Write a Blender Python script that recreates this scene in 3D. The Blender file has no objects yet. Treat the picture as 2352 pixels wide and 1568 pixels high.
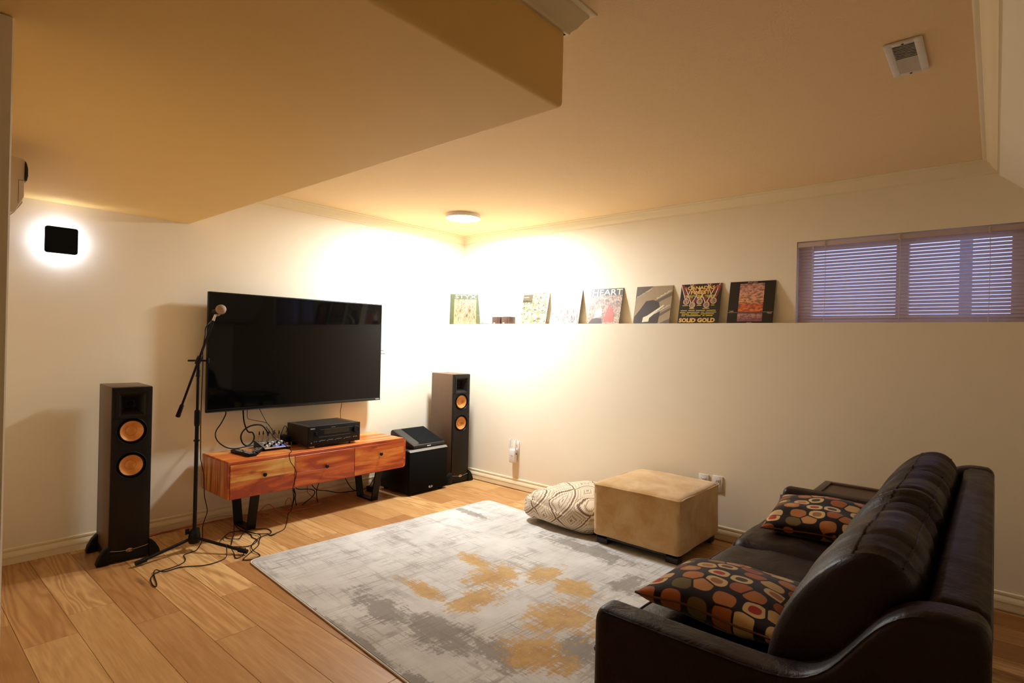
import bpy, bmesh, math, random
from mathutils import Vector, Matrix, Euler, noise
R = math.radians
random.seed(7)
sc = bpy.context.scene
COL = sc.collection

# ------------------------------------------------------------------ camera
cam = bpy.data.objects.new('camera', bpy.data.cameras.new('camera'))
COL.objects.link(cam)
cam.data.sensor_width = 36.0
cam.data.lens = 1287.5 * 36.0 / 2352.0
cam.data.clip_start = .02
_yaw, _pitch, _roll = .7122, .0001, .0232
_f = Vector((math.cos(_pitch)*math.cos(_yaw), math.cos(_pitch)*math.sin(_yaw), math.sin(_pitch)))
_r0 = Vector((math.sin(_yaw), -math.cos(_yaw), 0)); _u0 = _r0.cross(_f)
_r = _r0*math.cos(_roll) + _u0*math.sin(_roll); _u = _u0*math.cos(_roll) - _r0*math.sin(_roll)
cam.matrix_world = Matrix(((_r.x, _u.x, -_f.x, -4.1528), (_r.y, _u.y, -_f.y, -4.2819), (_r.z, _u.z, -_f.z, 1.35), (0, 0, 0, 1)))
sc.camera = cam

# ------------------------------------------------------------------ world, light levels, exposure
w = bpy.data.worlds.new('dusk_sky'); sc.world = w; w.use_nodes = True
w.node_tree.nodes['Background'].inputs[0].default_value = (.42, .50, 1.0, 1)
w.node_tree.nodes['Background'].inputs[1].default_value = 2.0
LAMP_COLOR, LAMP_POWER = (.92, 1.02, 1.12), 385.0
SCONCE_COLOR, SCONCE_POWER = (.85, .98, 1.32), 28.0
w.cycles.sampling_method = 'NONE'        # the small dusk window is not worth a shadow ray per bounce
sc.cycles.adaptive_threshold = .07
sc.cycles.use_light_tree = False         # only two lamps in the room
vs = sc.view_settings
vs.view_transform = 'Standard'; vs.look = 'None'; vs.gamma = 1; vs.use_curve_mapping = False
vs.exposure = 0.0

# ------------------------------------------------------------------ node materials
class NT:
    def __init__(s, name):
        s.m = bpy.data.materials.new(name); s.m.use_nodes = True
        s.t = s.m.node_tree; s.b = s.t.nodes['Principled BSDF']
    def n(s, typ, _o=0, **kw):
        nd = s.t.nodes.new(typ)
        for k, v in kw.items():
            if k.startswith('_'): setattr(nd, k[1:], v)
        for k, v in kw.items():
            if k.startswith('_'): continue
            key = int(k[1:]) if k[0] == 'i' and k[1:].isdigit() else k
            inp = nd.inputs[key]
            if isinstance(v, bpy.types.NodeSocket): s.t.links.new(v, inp)
            elif isinstance(v, bpy.types.Node): s.t.links.new(v.outputs[0], inp)
            else: inp.default_value = v
        return nd
    def math(s, op, a, b=0.0, c=0.0, clamp=False):
        return s.n('ShaderNodeMath', _operation=op, _use_clamp=clamp, i0=a, i1=b, i2=c).outputs[0]
    def vmath(s, op, a, b=(0, 0, 0)):
        nd = s.n('ShaderNodeVectorMath', _operation=op, i0=a, i1=b)
        return nd.outputs['Value'] if op in ('LENGTH', 'DISTANCE', 'DOT_PRODUCT') else nd.outputs[0]
    def ramp(s, fac, stops, interp='LINEAR'):
        nd = s.n('ShaderNodeValToRGB', Fac=fac); cr = nd.color_ramp; cr.interpolation = interp
        while len(cr.elements) < len(stops): cr.elements.new(.5)
        for e, (p, c) in zip(cr.elements, stops):
            e.position = p; e.color = (c, c, c, 1) if isinstance(c, (int, float)) else (*c, 1)
        return nd.outputs[0]
    def mix(s, f, a, b, mode='MIX'):
        nd = s.n('ShaderNodeMix', _data_type='RGBA', _blend_type=mode)
        for i, v in ((0, f), (6, a), (7, b)):
            if isinstance(v, bpy.types.NodeSocket): s.t.links.new(v, nd.inputs[i])
            else: nd.inputs[i].default_value = (*v, 1) if isinstance(v, tuple) and len(v) == 3 else v
        return nd.outputs[2]
    def obj(s): return s.n('ShaderNodeTexCoord').outputs['Object']
    def rand(s): return s.n('ShaderNodeObjectInfo').outputs['Random']
    def noise(s, vec, scale, detail=4, rough=.5, dist=0, out=0):
        return s.n('ShaderNodeTexNoise', Vector=vec, Scale=scale, Detail=detail, Roughness=rough, Distortion=dist).outputs[out]
    def mapping(s, vec, scale=(1, 1, 1), loc=(0, 0, 0), rot=(0, 0, 0)):
        return s.n('ShaderNodeMapping', Vector=vec, Scale=scale, Location=loc, Rotation=rot).outputs[0]
    def bump(s, h, strength=.2, dist=.01):
        s.t.links.new(s.n('ShaderNodeBump', Height=h, Strength=strength, Distance=dist).outputs[0], s.b.inputs['Normal'])
    def set(s, **kw):
        names = dict(col='Base Color', rough='Roughness', metal='Metallic', spec='Specular IOR Level', sheen='Sheen Weight', coat='Coat Weight', trans='Transmission Weight', alpha='Alpha', ior='IOR')
        for k, v in kw.items():
            i = s.b.inputs[names[k]]
            if isinstance(v, bpy.types.NodeSocket): s.t.links.new(v, i)
            else: i.default_value = (*v, 1) if isinstance(v, tuple) else v
        return s

MATS = {}
def plain(name, col, rough=.5, metal=0, spec=.5, vary=.08, scale=30, bump=0, bscale=200, coat=0, sheen=0):
    t = NT(name); o = t.obj()
    f = t.noise(o, scale, 1)
    a = tuple(c*(1-vary) for c in col); b = tuple(min(1, c*(1+vary)) for c in col)
    t.set(col=t.mix(f, a, b), rough=rough, metal=metal, spec=spec, coat=coat, sheen=sheen)
    if bump: t.bump(t.noise(o, bscale, 0), bump, .002)
    MATS[name] = t.m; return t.m
def emit(name, col, power):
    t = NT(name); e = t.n('ShaderNodeEmission', Color=(*col, 1), Strength=power)
    t.t.links.new(e.outputs[0], t.t.nodes['Material Output'].inputs[0]); MATS[name] = t.m; return t.m

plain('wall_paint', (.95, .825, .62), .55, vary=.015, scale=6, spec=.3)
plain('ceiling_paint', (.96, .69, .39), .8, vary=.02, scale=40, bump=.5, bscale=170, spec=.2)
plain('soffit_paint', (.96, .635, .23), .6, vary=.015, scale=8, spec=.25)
plain('trim_paint', (.93, .77, .50), .35, vary=.01, scale=8, spec=.4)
plain('black_satin', (.0045, .0038, .0034), .45, spec=.22)
plain('black_cloth', (.006, .006, .006), .9, bump=.3, bscale=900, spec=.1)
plain('black_gloss', (.006, .006, .006), .12)
plain('black_metal', (.0045, .0038, .0034), .45, spec=.22)
plain('black_rubber', (.0045, .0038, .0034), .45, spec=.22)
plain('grey_plastic', (.20, .17, .14), .4)
plain('charcoal', (.030, .022, .016), .5, spec=.3)
plain('white_plastic', (.82, .76, .68), .35)
plain('ac_plastic', (.78, .62, .44), .4, vary=.02)
plain('chrome', (.6, .55, .5), .18, metal=1)
plain('screen_glass', (.002, .002, .002), .04, spec=.32, vary=0)
plain('copper_wire', (.72, .20, .10), .35, metal=.2, vary=.2, scale=60)
plain('pink_wire', (.72, .42, .34), .35, vary=.2, scale=60)
plain('gold_plug', (.50, .34, .16), .35, metal=.6)
plain('blue_print', (.12, .16, .55), .4)
plain('print_white', (.80, .76, .70), .5)
plain('badge_red', (.45, .09, .05), .35)
plain('mic_grey', (.36, .24, .17), .45, vary=.2, scale=300)
plain('mic_grille', (.44, .28, .19), .5, metal=.3, vary=.35, scale=700, bump=.8, bscale=900)
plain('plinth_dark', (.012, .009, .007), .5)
plain('exterior_dark', (.30, .32, .36), .8)

def cone_copper():
    t = NT('copper_cone'); t.set(col=(.68, .27, .06), rough=.38, metal=.35)
    MATS['copper_cone'] = t.m
cone_copper()

def veneer(name, c0, c1, rough):
    t = NT(name); o = t.mapping(t.obj(), (30, 30, 2.0))
    f = t.noise(o, 3.5, 6, .65)
    t.set(col=t.mix(f, c0, c1), rough=rough, spec=.35); t.bump(f, .08, .001); MATS[name] = t.m
veneer('walnut_veneer', (.095, .050, .026), (.17, .095, .05), .45)
veneer('dark_wood', (.040, .016, .008), (.075, .032, .017), .35)

def floor_wood():
    t = NT('floor_oak'); o = t.obj(); rnd = t.rand()
    off = t.n('ShaderNodeCombineXYZ', X=t.math('MULTIPLY', rnd, 37.0), Y=t.math('MULTIPLY', rnd, 91.0), Z=t.math('MULTIPLY', rnd, 13.0)).outputs[0]
    p = t.vmath('ADD', o, off)
    broad = t.noise(t.mapping(p, (7, .9, 1)), 1.2, 4, .55)
    field = t.noise(t.mapping(p, (6.5, .62, 1)), 1.0, 3, .45, .35)
    rings = t.math('ADD', t.math('MULTIPLY', t.math('SINE', t.math('MULTIPLY', field, 95.0)), .5), .5)
    fine = t.noise(t.mapping(p, (70, 3.5, 1)), 1.0, 5, .7)
    r2 = t.math('FRACT', t.math('MULTIPLY', rnd, 17.31))
    figured = t.ramp(r2, [(.25, .05), (.75, .42)])
    tone = t.math('ADD', t.math('MULTIPLY', rnd, .62), t.math('MULTIPLY', broad, .42))
    base = t.ramp(tone, [(.14, (.46, .215, .066)), (.45, (.58, .30, .105)), (.68, (.68, .39, .15)), (.9, (.80, .50, .21))])
    dark = t.mix(1.0, base, (.66, .56, .44), 'MULTIPLY')
    g = t.math('ADD', t.math('MULTIPLY', rings, figured), t.math('MULTIPLY', fine, .75))
    col = t.mix(t.ramp(g, [(.28, .0), (.78, 1)]), dark, base)
    kn = t.n('ShaderNodeTexVoronoi', Vector=t.mapping(p, (3.2, 1.0, 1)), Scale=1.35, Randomness=1.0).outputs[0]
    crack = t.math('MULTIPLY', t.ramp(kn, [(.02, 1), (.14, 0)]), t.ramp(t.noise(t.mapping(p, (26, 3, 1)), 1.6, 3), [(.46, 0), (.56, 1)]))
    col = t.mix(t.math('MULTIPLY', crack, .8), col, (.13, .06, .022))
    t.set(col=col, rough=t.ramp(fine, [(.3, .36), (.7, .48)]), spec=.38)
    t.bump(fine, .06, .002); MATS['floor_oak'] = t.m
floor_wood()

def acacia(name, along):
    # along: local axis of the grain
    t = NT(name); o = t.obj(); rnd = t.rand()
    off = t.n('ShaderNodeCombineXYZ', X=t.math('MULTIPLY', rnd, 17.0), Y=t.math('MULTIPLY', rnd, 71.0), Z=t.math('MULTIPLY', rnd, 29.0)).outputs[0]
    p = t.vmath('ADD', o, off)
    s = {'x': (1.4, 10, 10), 'z': (14, 14, 1.2)}[along]
    wv = t.n('ShaderNodeTexNoise', Vector=t.mapping(p, s), Scale=1.1, Detail=5.0, Roughness=.55, Distortion=1.6).outputs[0]
    fine = t.noise(t.mapping(p, tuple(q*7 for q in s)), 1.0, 3)
    tone = t.math('ADD', t.math('MULTIPLY', rnd, .34), t.math('ADD', t.math('MULTIPLY', wv, 1.45), -.34))
    col = t.ramp(tone, [(.30, (.38, .05, .007)), (.46, (.62, .115, .015)), (.58, (.70, .19, .025)), (.70, (.80, .34, .065)), (.84, (.90, .52, .14))])
    kn = t.n('ShaderNodeTexVoronoi', Vector=t.mapping(p, tuple(q**.5*1.6 for q in s)), Scale=2.0).outputs[0]
    col = t.mix(t.ramp(kn, [(.03, .75), (.16, 0)]), col, (.09, .018, .006))
    col = t.mix(t.math('MULTIPLY', fine, .35), col, (.25, .05, .01))
    t.set(col=col, rough=.34, spec=.4); MATS[name] = t.m
acacia('acacia_long', 'x'); acacia('acacia_end', 'z')

def leather():
    t = NT('brown_leather'); o = t.obj()
    big = t.noise(o, 9, 4, .6, .6)
    pebble = t.noise(o, 320, 0)
    t.set(col=t.mix(big, (.010, .0040, .0020), (.021, .0086, .0043)), rough=t.ramp(big, [(.3, .36), (.7, .52)]), spec=.22)
    h = t.math('ADD', t.math('MULTIPLY', big, 1.0), t.math('MULTIPLY', pebble, .05))
    t.bump(h, .35, .02); MATS['brown_leather'] = t.m
leather()

def suede():
    t = NT('tan_suede'); o = t.obj()
    a = t.noise(o, 7, 5, .6, .4); f = t.noise(o, 420, 2)
    t.set(col=t.mix(t.ramp(a, [(.32, 0), (.68, 1)]), (.57, .32, .115), (.74, .495, .245)), rough=.95, spec=.1, sheen=.35)
    t.bump(f, .5, .003); MATS['tan_suede'] = t.m
suede()

def pebble_cloth():
    t = NT('pebble_fabric'); o = t.obj()
    p = t.mapping(o, (1.25, .85, 0))
    v1 = t.n('ShaderNodeTexVoronoi', _feature='DISTANCE_TO_EDGE', _voronoi_dimensions='2D', Vector=p, Scale=15.0, Randomness=.6).outputs[0]
    vc = t.n('ShaderNodeTexVoronoi', _feature='F1', _distance='MINKOWSKI', _voronoi_dimensions='2D', Vector=p, Scale=15.0, Randomness=.6, Exponent=2.6)
    sep = t.n('ShaderNodeSeparateColor', Color=vc.outputs['Color'])
    pal = [(0, (.62, .37, .14)), (.2, (.48, .17, .04)), (.36, (.70, .47, .21)), (.5, (.14, .095, .022)), (.58, (.40, .11, .025)), (.70, (.66, .42, .17)), (.86, (.16, .045, .016)), (.92, (.56, .25, .08))]
    pal2 = [(0, (.40, .16, .05)), (.25, (.55, .35, .16)), (.45, (.42, .030, .014)), (.6, (.07, .045, .015)), (.75, (.48, .26, .10)), (.9, (.35, .02, .012))]
    c1 = t.ramp(sep.outputs[0], pal, 'CONSTANT'); c2 = t.ramp(sep.outputs[1], pal2, 'CONSTANT')
    inner = t.ramp(vc.outputs['Distance'], [(.22, 1), (.25, 0)])
    inner = t.math('MULTIPLY', inner, t.ramp(sep.outputs[2], [(.44, 0), (.45, 1)], 'CONSTANT'))
    c = t.mix(inner, c1, c2)
    d = vc.outputs['Distance']
    stone = t.math('MULTIPLY', t.ramp(v1, [(.035, 0), (.055, 1)]), t.ramp(d, [(.405, 1), (.435, 0)]))
    c = t.mix(stone, (.016, .006, .0035), c)
    t.set(col=c, rough=.9, spec=.12, sheen=.2); t.bump(t.noise(o, 500, 2), .4, .002); MATS['pebble_fabric'] = t.m
pebble_cloth()

def lattice_cloth():
    t = NT('lattice_fabric'); o = t.obj()
    sp = t.n('ShaderNodeSeparateXYZ', Vector=o)
    # cloth coordinates that run around the bag: along its length and up-and-over
    wob = t.noise(o, 5, 1)
    u = t.math('ADD', t.math('MULTIPLY', sp.outputs[1], 4.4), t.math('MULTIPLY', wob, .35))
    v = t.math('ADD', t.math('ADD', t.math('MULTIPLY', sp.outputs[0], 3.6), t.math('MULTIPLY', sp.outputs[2], -4.8)), t.math('MULTIPLY', wob, .35))
    u = t.math('SNAP', u, 1/30); v = t.math('SNAP', v, 1/30)
    fu = t.math('ABSOLUTE', t.math('SUBTRACT', t.math('FRACT', u), .5)); fv = t.math('ABSOLUTE', t.math('SUBTRACT', t.math('FRACT', v), .5))
    d = t.math('ADD', fu, fv)
    f = t.ramp(d, [(0, .15), (.05, .8), (.11, .3), (.16, .8), (.24, .5), (.28, .85), (.35, .35), (.38, .9), (.44, .05), (.53, .95), (.58, .35), (.62, .85), (.70, .45), (.75, .9), (.82, .2), (.88, .85), (.94, .15)], 'CONSTANT')
    col = t.ramp(f, [(0, (.19, .10, .05)), (.35, (.40, .25, .13)), (.6, (.58, .43, .28)), (.9, (.78, .65, .48))])
    t.set(col=col, rough=.92, spec=.1, sheen=.15); t.bump(t.noise(o, 300, 2), .35, .003); MATS['lattice_fabric'] = t.m
lattice_cloth()

def rug_cloth():
    t = NT('rug_pile'); o = t.obj()
    n1 = t.noise(o, 2.1, 5, .6); n2 = t.noise(o, 11, 4, .6)
    base = t.mix(t.ramp(n1, [(.35, 0), (.65, 1)]), (.62, .57, .51), (.82, .77, .70))
    def streak(scale, sx, sy, lo, hi, loc=(0, 0, 0)):
        return t.ramp(t.noise(t.mapping(o, (sx, sy, 1), loc), scale, 5, .65), [(lo, 0), (hi, 1)])
    hz = streak(1.0, 1.5, 15, .52, .62); vt = streak(1.0, 13, 1.5, .55, .64, (3, 5, 0))
    hz2 = streak(1.0, 2.2, 75, .545, .575, (9, 2, 0)); vt2 = streak(1.0, 75, 2.2, .56, .59, (1, 8, 0)); hz3 = streak(1.0, 9, 130, .55, .60, (4, 7, 0))
    brk = t.ramp(n2, [(.36, .25), (.56, 1)])
    g = t.math('MAXIMUM', t.math('MULTIPLY', t.math('MAXIMUM', hz, vt), .85), t.math('MULTIPLY', t.math('MAXIMUM', hz2, vt2), .85))
    g = t.math('MULTIPLY', t.math('MAXIMUM', g, t.math('MULTIPLY', hz3, .25)), t.math('MULTIPLY', brk, t.ramp(t.noise(o, 3.2, 2, .5), [(.36, .12), (.60, 1)])))
    col = t.mix(t.math('MULTIPLY', g, .82), base, (.29, .24, .195))
    def blobs(lst):
        out = None
        for (u, v, ru, rv) in lst:
            q = t.mapping(o, (1/ru, 1/rv, 0), (-u/ru, v/rv, 0))
            d = t.math('SUBTRACT', 1.0, t.vmath('LENGTH', q))
            out = d if out is None else t.math('MAXIMUM', out, d)
        return out
    rag = t.noise(o, 8, 7, .80); rag2 = t.math('MULTIPLY', t.math('ADD', t.noise(t.mapping(o, (5, 60, 1)), 1.0, 5, .7), t.noise(t.mapping(o, (60, 5, 1), (2, 3, 0)), 1.0, 5, .7)), .5)
    def mask(lst, k=1.0):
        m = t.math('ADD', blobs(lst), t.math('MULTIPLY', t.math('SUBTRACT', t.math('ADD', t.math('MULTIPLY', rag, .6), t.math('MULTIPLY', rag2, .6)), .60), 4.2))
        return t.ramp(m, [(.22, 0), (.50, k)])
    dk = mask([(.26, 1.05, .13, .34), (.32, 1.42, .16, .34), (.40, 1.75, .14, .25), (.0, 1.3, .05, .6), (.02, 1.75, .06, .5), (1.60, .2, .06, .3), (1.66, 1.25, .12, .5), (.66, 1.95, .25, .16), (1.4, 1.75, .2, .14)], .85)
    col = t.mix(t.math('MULTIPLY', dk, .85), col, (.22, .18, .14))
    oc = mask([(.53, 1.02, .075, .30), (.66, 1.30, .26, .14), (1.0, .90, .08, .24), (.92, 1.16, .24, .20), (1.16, 1.33, .22, .12), (1.15, 1.55, .12, .22), (.85, 1.72, .28, .2), (.52, 1.86, .2, .24), (.95, 2.0, .25, .25)], .9)
    ocol = t.mix(t.ramp(rag, [(.35, 0), (.65, 1)]), (.50, .24, .04), (.72, .44, .14))
    col = t.mix(oc, col, ocol)
    pile = t.noise(o, 520, 2)
    col = t.mix(t.math('MULTIPLY', pile, .22), col, (.30, .25, .2))
    t.set(col=col, rough=.95, spec=.08, sheen=.2); t.bump(pile, .5, .004); MATS['rug_pile'] = t.m
rug_cloth()

def blind_vinyl():
    t = NT('blind_vinyl'); t.set(col=(.86, .70, .54), rough=.45, spec=.3)
    tr = t.n('ShaderNodeBsdfTranslucent', Color=(.85, .74, .74, 1)); mx = t.n('ShaderNodeMixShader', i0=.5)
    t.t.links.new(t.b.outputs[0], mx.inputs[1]); t.t.links.new(tr.outputs[0], mx.inputs[2])
    t.t.links.new(mx.outputs[0], t.t.nodes['Material Output'].inputs[0]); MATS['blind_vinyl'] = t.m
blind_vinyl()
def glass():
    t = NT('window_glass'); t.set(col=(.9, .93, 1.0), rough=.02, trans=1.0, ior=1.05); MATS['window_glass'] = t.m
glass()
def sunset_print():
    t = NT('print_sunset'); o = t.obj(); z = t.n('ShaderNodeSeparateXYZ', Vector=o).outputs[2]
    b = t.ramp(t.math('MULTIPLY', z, 3.3), [(.10, (.30, .10, .10)), (.22, (.60, .30, .22)), (.27, (.10, .03, .02)), (.31, (.85, .22, .03)), (.45, (.72, .14, .03)), (.55, (.85, .40, .16)), (.8, (.78, .36, .22)), (1, (.60, .28, .22))])
    n = t.noise(t.mapping(o, (30, 1, 75)), 1.0, 4, .6)
    t.set(col=t.mix(t.ramp(n, [(.46, 0), (.56, .75)]), b, (.13, .05, .06)), rough=.4); MATS['print_sunset'] = t.m
sunset_print()
def mottled(name, stops, sx, sz, dist=1.5, scale=1.0):
    t = NT(name); o = t.obj(); n = t.noise(t.mapping(o, (sx, 1, sz)), scale, 5, .65, dist)
    t.set(col=t.ramp(n, stops), rough=.4); MATS[name] = t.m
mottled('print_gold_forest', [(.35, (.09, .03, .006)), (.45, (.22, .12, .035)), (.52, (.40, .34, .22)), (.6, (.20, .13, .025)), (.7, (.10, .04, .008))], 60, 14)
mottled('print_leaf', [(.36, (.035, .018, .012)), (.44, (.12, .10, .03)), (.52, (.32, .31, .14)), (.60, (.50, .48, .44)), (.68, (.08, .025, .02))], 38, 38)
mottled('print_frost', [(.35, (.09, .06, .045)), (.48, (.24, .20, .17)), (.6, (.52, .50, .49))], 70, 16, .8)
mottled('print_garden', [(.34, (.07, .04, .03)), (.45, (.22, .17, .10)), (.52, (.45, .20, .13)), (.58, (.52, .45, .30)), (.66, (.12, .08, .05))], 34, 26)

# ------------------------------------------------------------------ mesh building
class MB:
    def __init__(s): s.bm = bmesh.new()
    def box(s, x0, x1, y0, y1, z0, z1, bev=0, seg=2, M=None):
        m = Matrix.Translation(((x0+x1)/2, (y0+y1)/2, (z0+z1)/2)) @ Matrix.Diagonal((abs(x1-x0), abs(y1-y0), abs(z1-z0), 1))
        vs = bmesh.ops.create_cube(s.bm, size=1, matrix=m)['verts']
        if bev:
            es = list({e for v in vs for e in v.link_edges})
            vs = [v for v in bmesh.ops.bevel(s.bm, geom=es, offset=bev, segments=seg, profile=.5, affect='EDGES')['verts']] + [v for v in vs if v.is_valid]
        if M is not None: bmesh.ops.transform(s.bm, matrix=M, verts=list({v for v in vs if v.is_valid}))
        return s
    def lathe(s, prof, n=24, M=Matrix.Identity(4)):
        # profile (r, h) about local z
        rings = []
        for r, h in prof:
            if r < 1e-6: rings.append([s.bm.verts.new(M @ Vector((0, 0, h)))])
            else: rings.append([s.bm.verts.new(M @ Vector((r*math.cos(2*math.pi*i/n), r*math.sin(2*math.pi*i/n), h))) for i in range(n)])
        for a, b in zip(rings, rings[1:]):
            for i in range(n):
                j = (i+1) % n
                q = [a[i % len(a)], a[j % len(a)], b[j % len(b)], b[i % len(b)]]
                u = []
                for v in q:
                    if v not in u: u.append(v)
                if len(u) > 2: s.bm.faces.new(u)
        return s
    def cyl(s, p, q, r, r2=None, n=16):
        p, q = Vector(p), Vector(q); d = q-p; L = d.length
        M = Matrix.Translation(p) @ d.to_track_quat('Z', 'Y').to_matrix().to_4x4()
        r2 = r if r2 is None else r2
        return s.lathe([(0, 0), (r, 0), (r2, L), (0, L)], n, M)
    def tube(s, pts, r, n=8, closed=False, sub=6):
        pts = [Vector(p) for p in pts]
        if sub > 1 and len(pts) > 2:
            out = []; N = len(pts)
            for i in range(N if closed else N-1):
                g = lambda k: pts[k % N] if closed else pts[max(0, min(N-1, k))]
                a, b, c, d = g(i-1), g(i), g(i+1), g(i+2)
                for k in range(sub):
                    t = k/sub
                    out.append(.5*((2*b)+(c-a)*t+(2*a-5*b+4*c-d)*t*t+(3*b-a-3*c+d)*t**3))
            if not closed: out.append(pts[-1])
            pts = out
        rings = []; N = len(pts); nrm = None
        for i, p in enumerate(pts):
            a = pts[(i-1) % N] if closed or i else p; b = pts[(i+1) % N] if closed or i < N-1 else p
            t = (b-a).normalized() if (b-a).length > 1e-9 else Vector((0, 0, 1))
            if nrm is None:
                nrm = t.orthogonal().normalized()
            nrm = (nrm - t*nrm.dot(t))
            nrm = nrm.normalized() if nrm.length > 1e-6 else t.orthogonal().normalized()
            bi = t.cross(nrm)
            rings.append([s.bm.verts.new(p + r*(math.cos(2*math.pi*k/n)*nrm + math.sin(2*math.pi*k/n)*bi)) for k in range(n)])
        for i in range(N if closed else N-1):
            A, B = rings[i], rings[(i+1) % N]
            for k in range(n): s.bm.faces.new((A[k], A[(k+1) % n], B[(k+1) % n], B[k]))
        if not closed:
            s.bm.faces.new(rings[0][::-1]); s.bm.faces.new(rings[-1])
        return s
    def prism(s, poly, axis, a, b, bev=0):
        # poly: 2D points in the two other axes (in xyz order)
        def P(u, v, w): return {'x': (w, u, v), 'y': (u, w, v), 'z': (u, v, w)}[axis]
        A = [s.bm.verts.new(P(u, v, a)) for u, v in poly]; B = [s.bm.verts.new(P(u, v, b)) for u, v in poly]
        n = len(poly); fs = [s.bm.faces.new(A), s.bm.faces.new(B[::-1])]
        for i in range(n): fs.append(s.bm.faces.new((A[i], B[i], B[(i+1) % n], A[(i+1) % n])))
        if bev:
            es = list({e for f in fs for e in f.edges}); bmesh.ops.bevel(s.bm, geom=es, offset=bev, segments=2, profile=.5, affect='EDGES')
        return s
    def flat(s, pts, y=0.0):
        s.bm.faces.new([s.bm.verts.new((x, y, z)) for x, z in pts]); return s
    def disc(s, cx, cz, r, y=0.0, n=20):
        return s.flat([(cx+r*math.cos(2*math.pi*i/n), cz+r*math.sin(2*math.pi*i/n)) for i in range(n)], y)
    def mesh(s, name, mat, smooth=35, fix=True):
        if fix: bmesh.ops.recalc_face_normals(s.bm, faces=s.bm.faces[:])
        me = bpy.data.meshes.new(name); s.bm.to_mesh(me); s.bm.free()
        me.materials.append(MATS[mat])
        if smooth:
            me.polygons.foreach_set('use_smooth', [True]*len(me.polygons)); me.set_sharp_from_angle(angle=R(smooth))
        return me

def link(name, me, parent=None, world=True):
    o = bpy.data.objects.new(name, me); COL.objects.link(o)
    if parent is not None:
        o.parent = parent
        if world:
            M = Matrix.Identity(4); p = parent
            while p is not None:
                M = (Matrix.LocRotScale(p.location, p.rotation_euler, p.scale) if p.type == 'EMPTY' else Matrix.LocRotScale(p.location, p.rotation_euler, p.scale)) @ M if p.parent is None else p.matrix_parent_inverse @ Matrix.LocRotScale(p.location, p.rotation_euler, p.scale) @ M
                p = p.parent
            o.matrix_parent_inverse = M.inverted()
    return o
def part(name, mb, mat, parent, world=True, smooth=35, label=None):
    o = link(name, mb.mesh(name, mat, smooth) if isinstance(mb, MB) else mb, parent, world)
    if label: o['label'] = label
    return o
def tag(o, label, cat, group=None):
    o['label'] = label; o['category'] = cat
    if group: o['group'] = group
    return o
def thing(name, label, cat, loc=(0, 0, 0), rot=(0, 0, 0), group=None):
    o = bpy.data.objects.new(name, None); COL.objects.link(o); o.empty_display_size = .1
    o.location = loc; o.rotation_euler = rot
    return tag(o, label, cat, group)
def solo(name, mb, mat, label, cat, group=None, smooth=35):
    return tag(link(name, mb.mesh(name, mat, smooth)), label, cat, group)
def struct(name, mb, mat, parent=None, smooth=35):
    o = link(name, mb.mesh(name, mat, smooth), parent)
    if parent is None: o['kind'] = 'structure'
    return o
def dup(root, label=None, loc=None, rot=None):
    r = root.copy(); COL.objects.link(r)
    if label: r['label'] = label
    if loc: r.location = loc
    if rot: r.rotation_euler = rot
    for ch in root.children:
        c = ch.copy(); COL.objects.link(c); c.parent = r
        for g in ch.children:
            d = g.copy(); COL.objects.link(d); d.parent = c
    return r
def boolean(me, cutters):
    a = bpy.data.objects.new('tmp', me); COL.objects.link(a); cs = []
    for c in cutters:
        o = bpy.data.objects.new('tmpc', c); COL.objects.link(o); cs.append(o)
        m = a.modifiers.new('b', 'BOOLEAN'); m.operation = 'DIFFERENCE'; m.object = o; m.solver = 'EXACT'
    dg = bpy.context.evaluated_depsgraph_get(); dg.update()
    out = bpy.data.meshes.new_from_object(a.evaluated_get(dg))
    for o in [a]+cs: bpy.data.objects.remove(o)
    return out
def text_mesh(s, x0, x1, z0, z1, y, mat, bold=0.0, slant=0.0, rise=0.0):
    cu = bpy.data.curves.new('t', 'FONT'); cu.body = s; cu.offset = bold; cu.shear = slant; cu.resolution_u = 2
    o = bpy.data.objects.new('t', cu); COL.objects.link(o)
    dg = bpy.context.evaluated_depsgraph_get(); dg.update()
    me = bpy.data.meshes.new_from_object(o.evaluated_get(dg)); bpy.data.objects.remove(o)
    xs = [v.co.x for v in me.vertices]; ys = [v.co.y for v in me.vertices]
    ax, bx_, ay, by = min(xs), max(xs), min(ys), max(ys)
    for v in me.vertices:
        v.co = Vector((x0+(v.co.x-ax)/(bx_-ax)*(x1-x0), y, z0+(v.co.y-ay)/(by-ay)*(z1-z0)+rise*(v.co.x-ax)/(bx_-ax)))
    me.materials.clear(); me.materials.append(MATS[mat]); return me
def sweep(prof, path, closed=False):
    # prof: (u = distance from the wall into the room, z); room lies left of the path
    mb = MB(); n = len(path); rows = []
    for i, (x, y, zz) in enumerate(path):
        p = Vector((x, y)); d0 = (p-Vector(path[i-1][:2])).normalized() if i else None
        d1 = (Vector(path[i+1][:2])-p).normalized() if i < n-1 else None
        if d0 is None: d0 = d1
        if d1 is None: d1 = d0
        n0 = Vector((-d0.y, d0.x)); n1 = Vector((-d1.y, d1.x)); m = (n0+n1); m = m/(1+n0.dot(n1))
        rows.append([mb.bm.verts.new((p.x+m.x*u, p.y+m.y*u, zz+z)) for u, z in prof])
    for a, b in zip(rows, rows[1:]):
        for k in range(len(prof)-1): mb.bm.faces.new((a[k], a[k+1], b[k+1], b[k]))
    mb.bm.faces.new(rows[0]); mb.bm.faces.new(rows[-1][::-1])
    return mb

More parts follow.
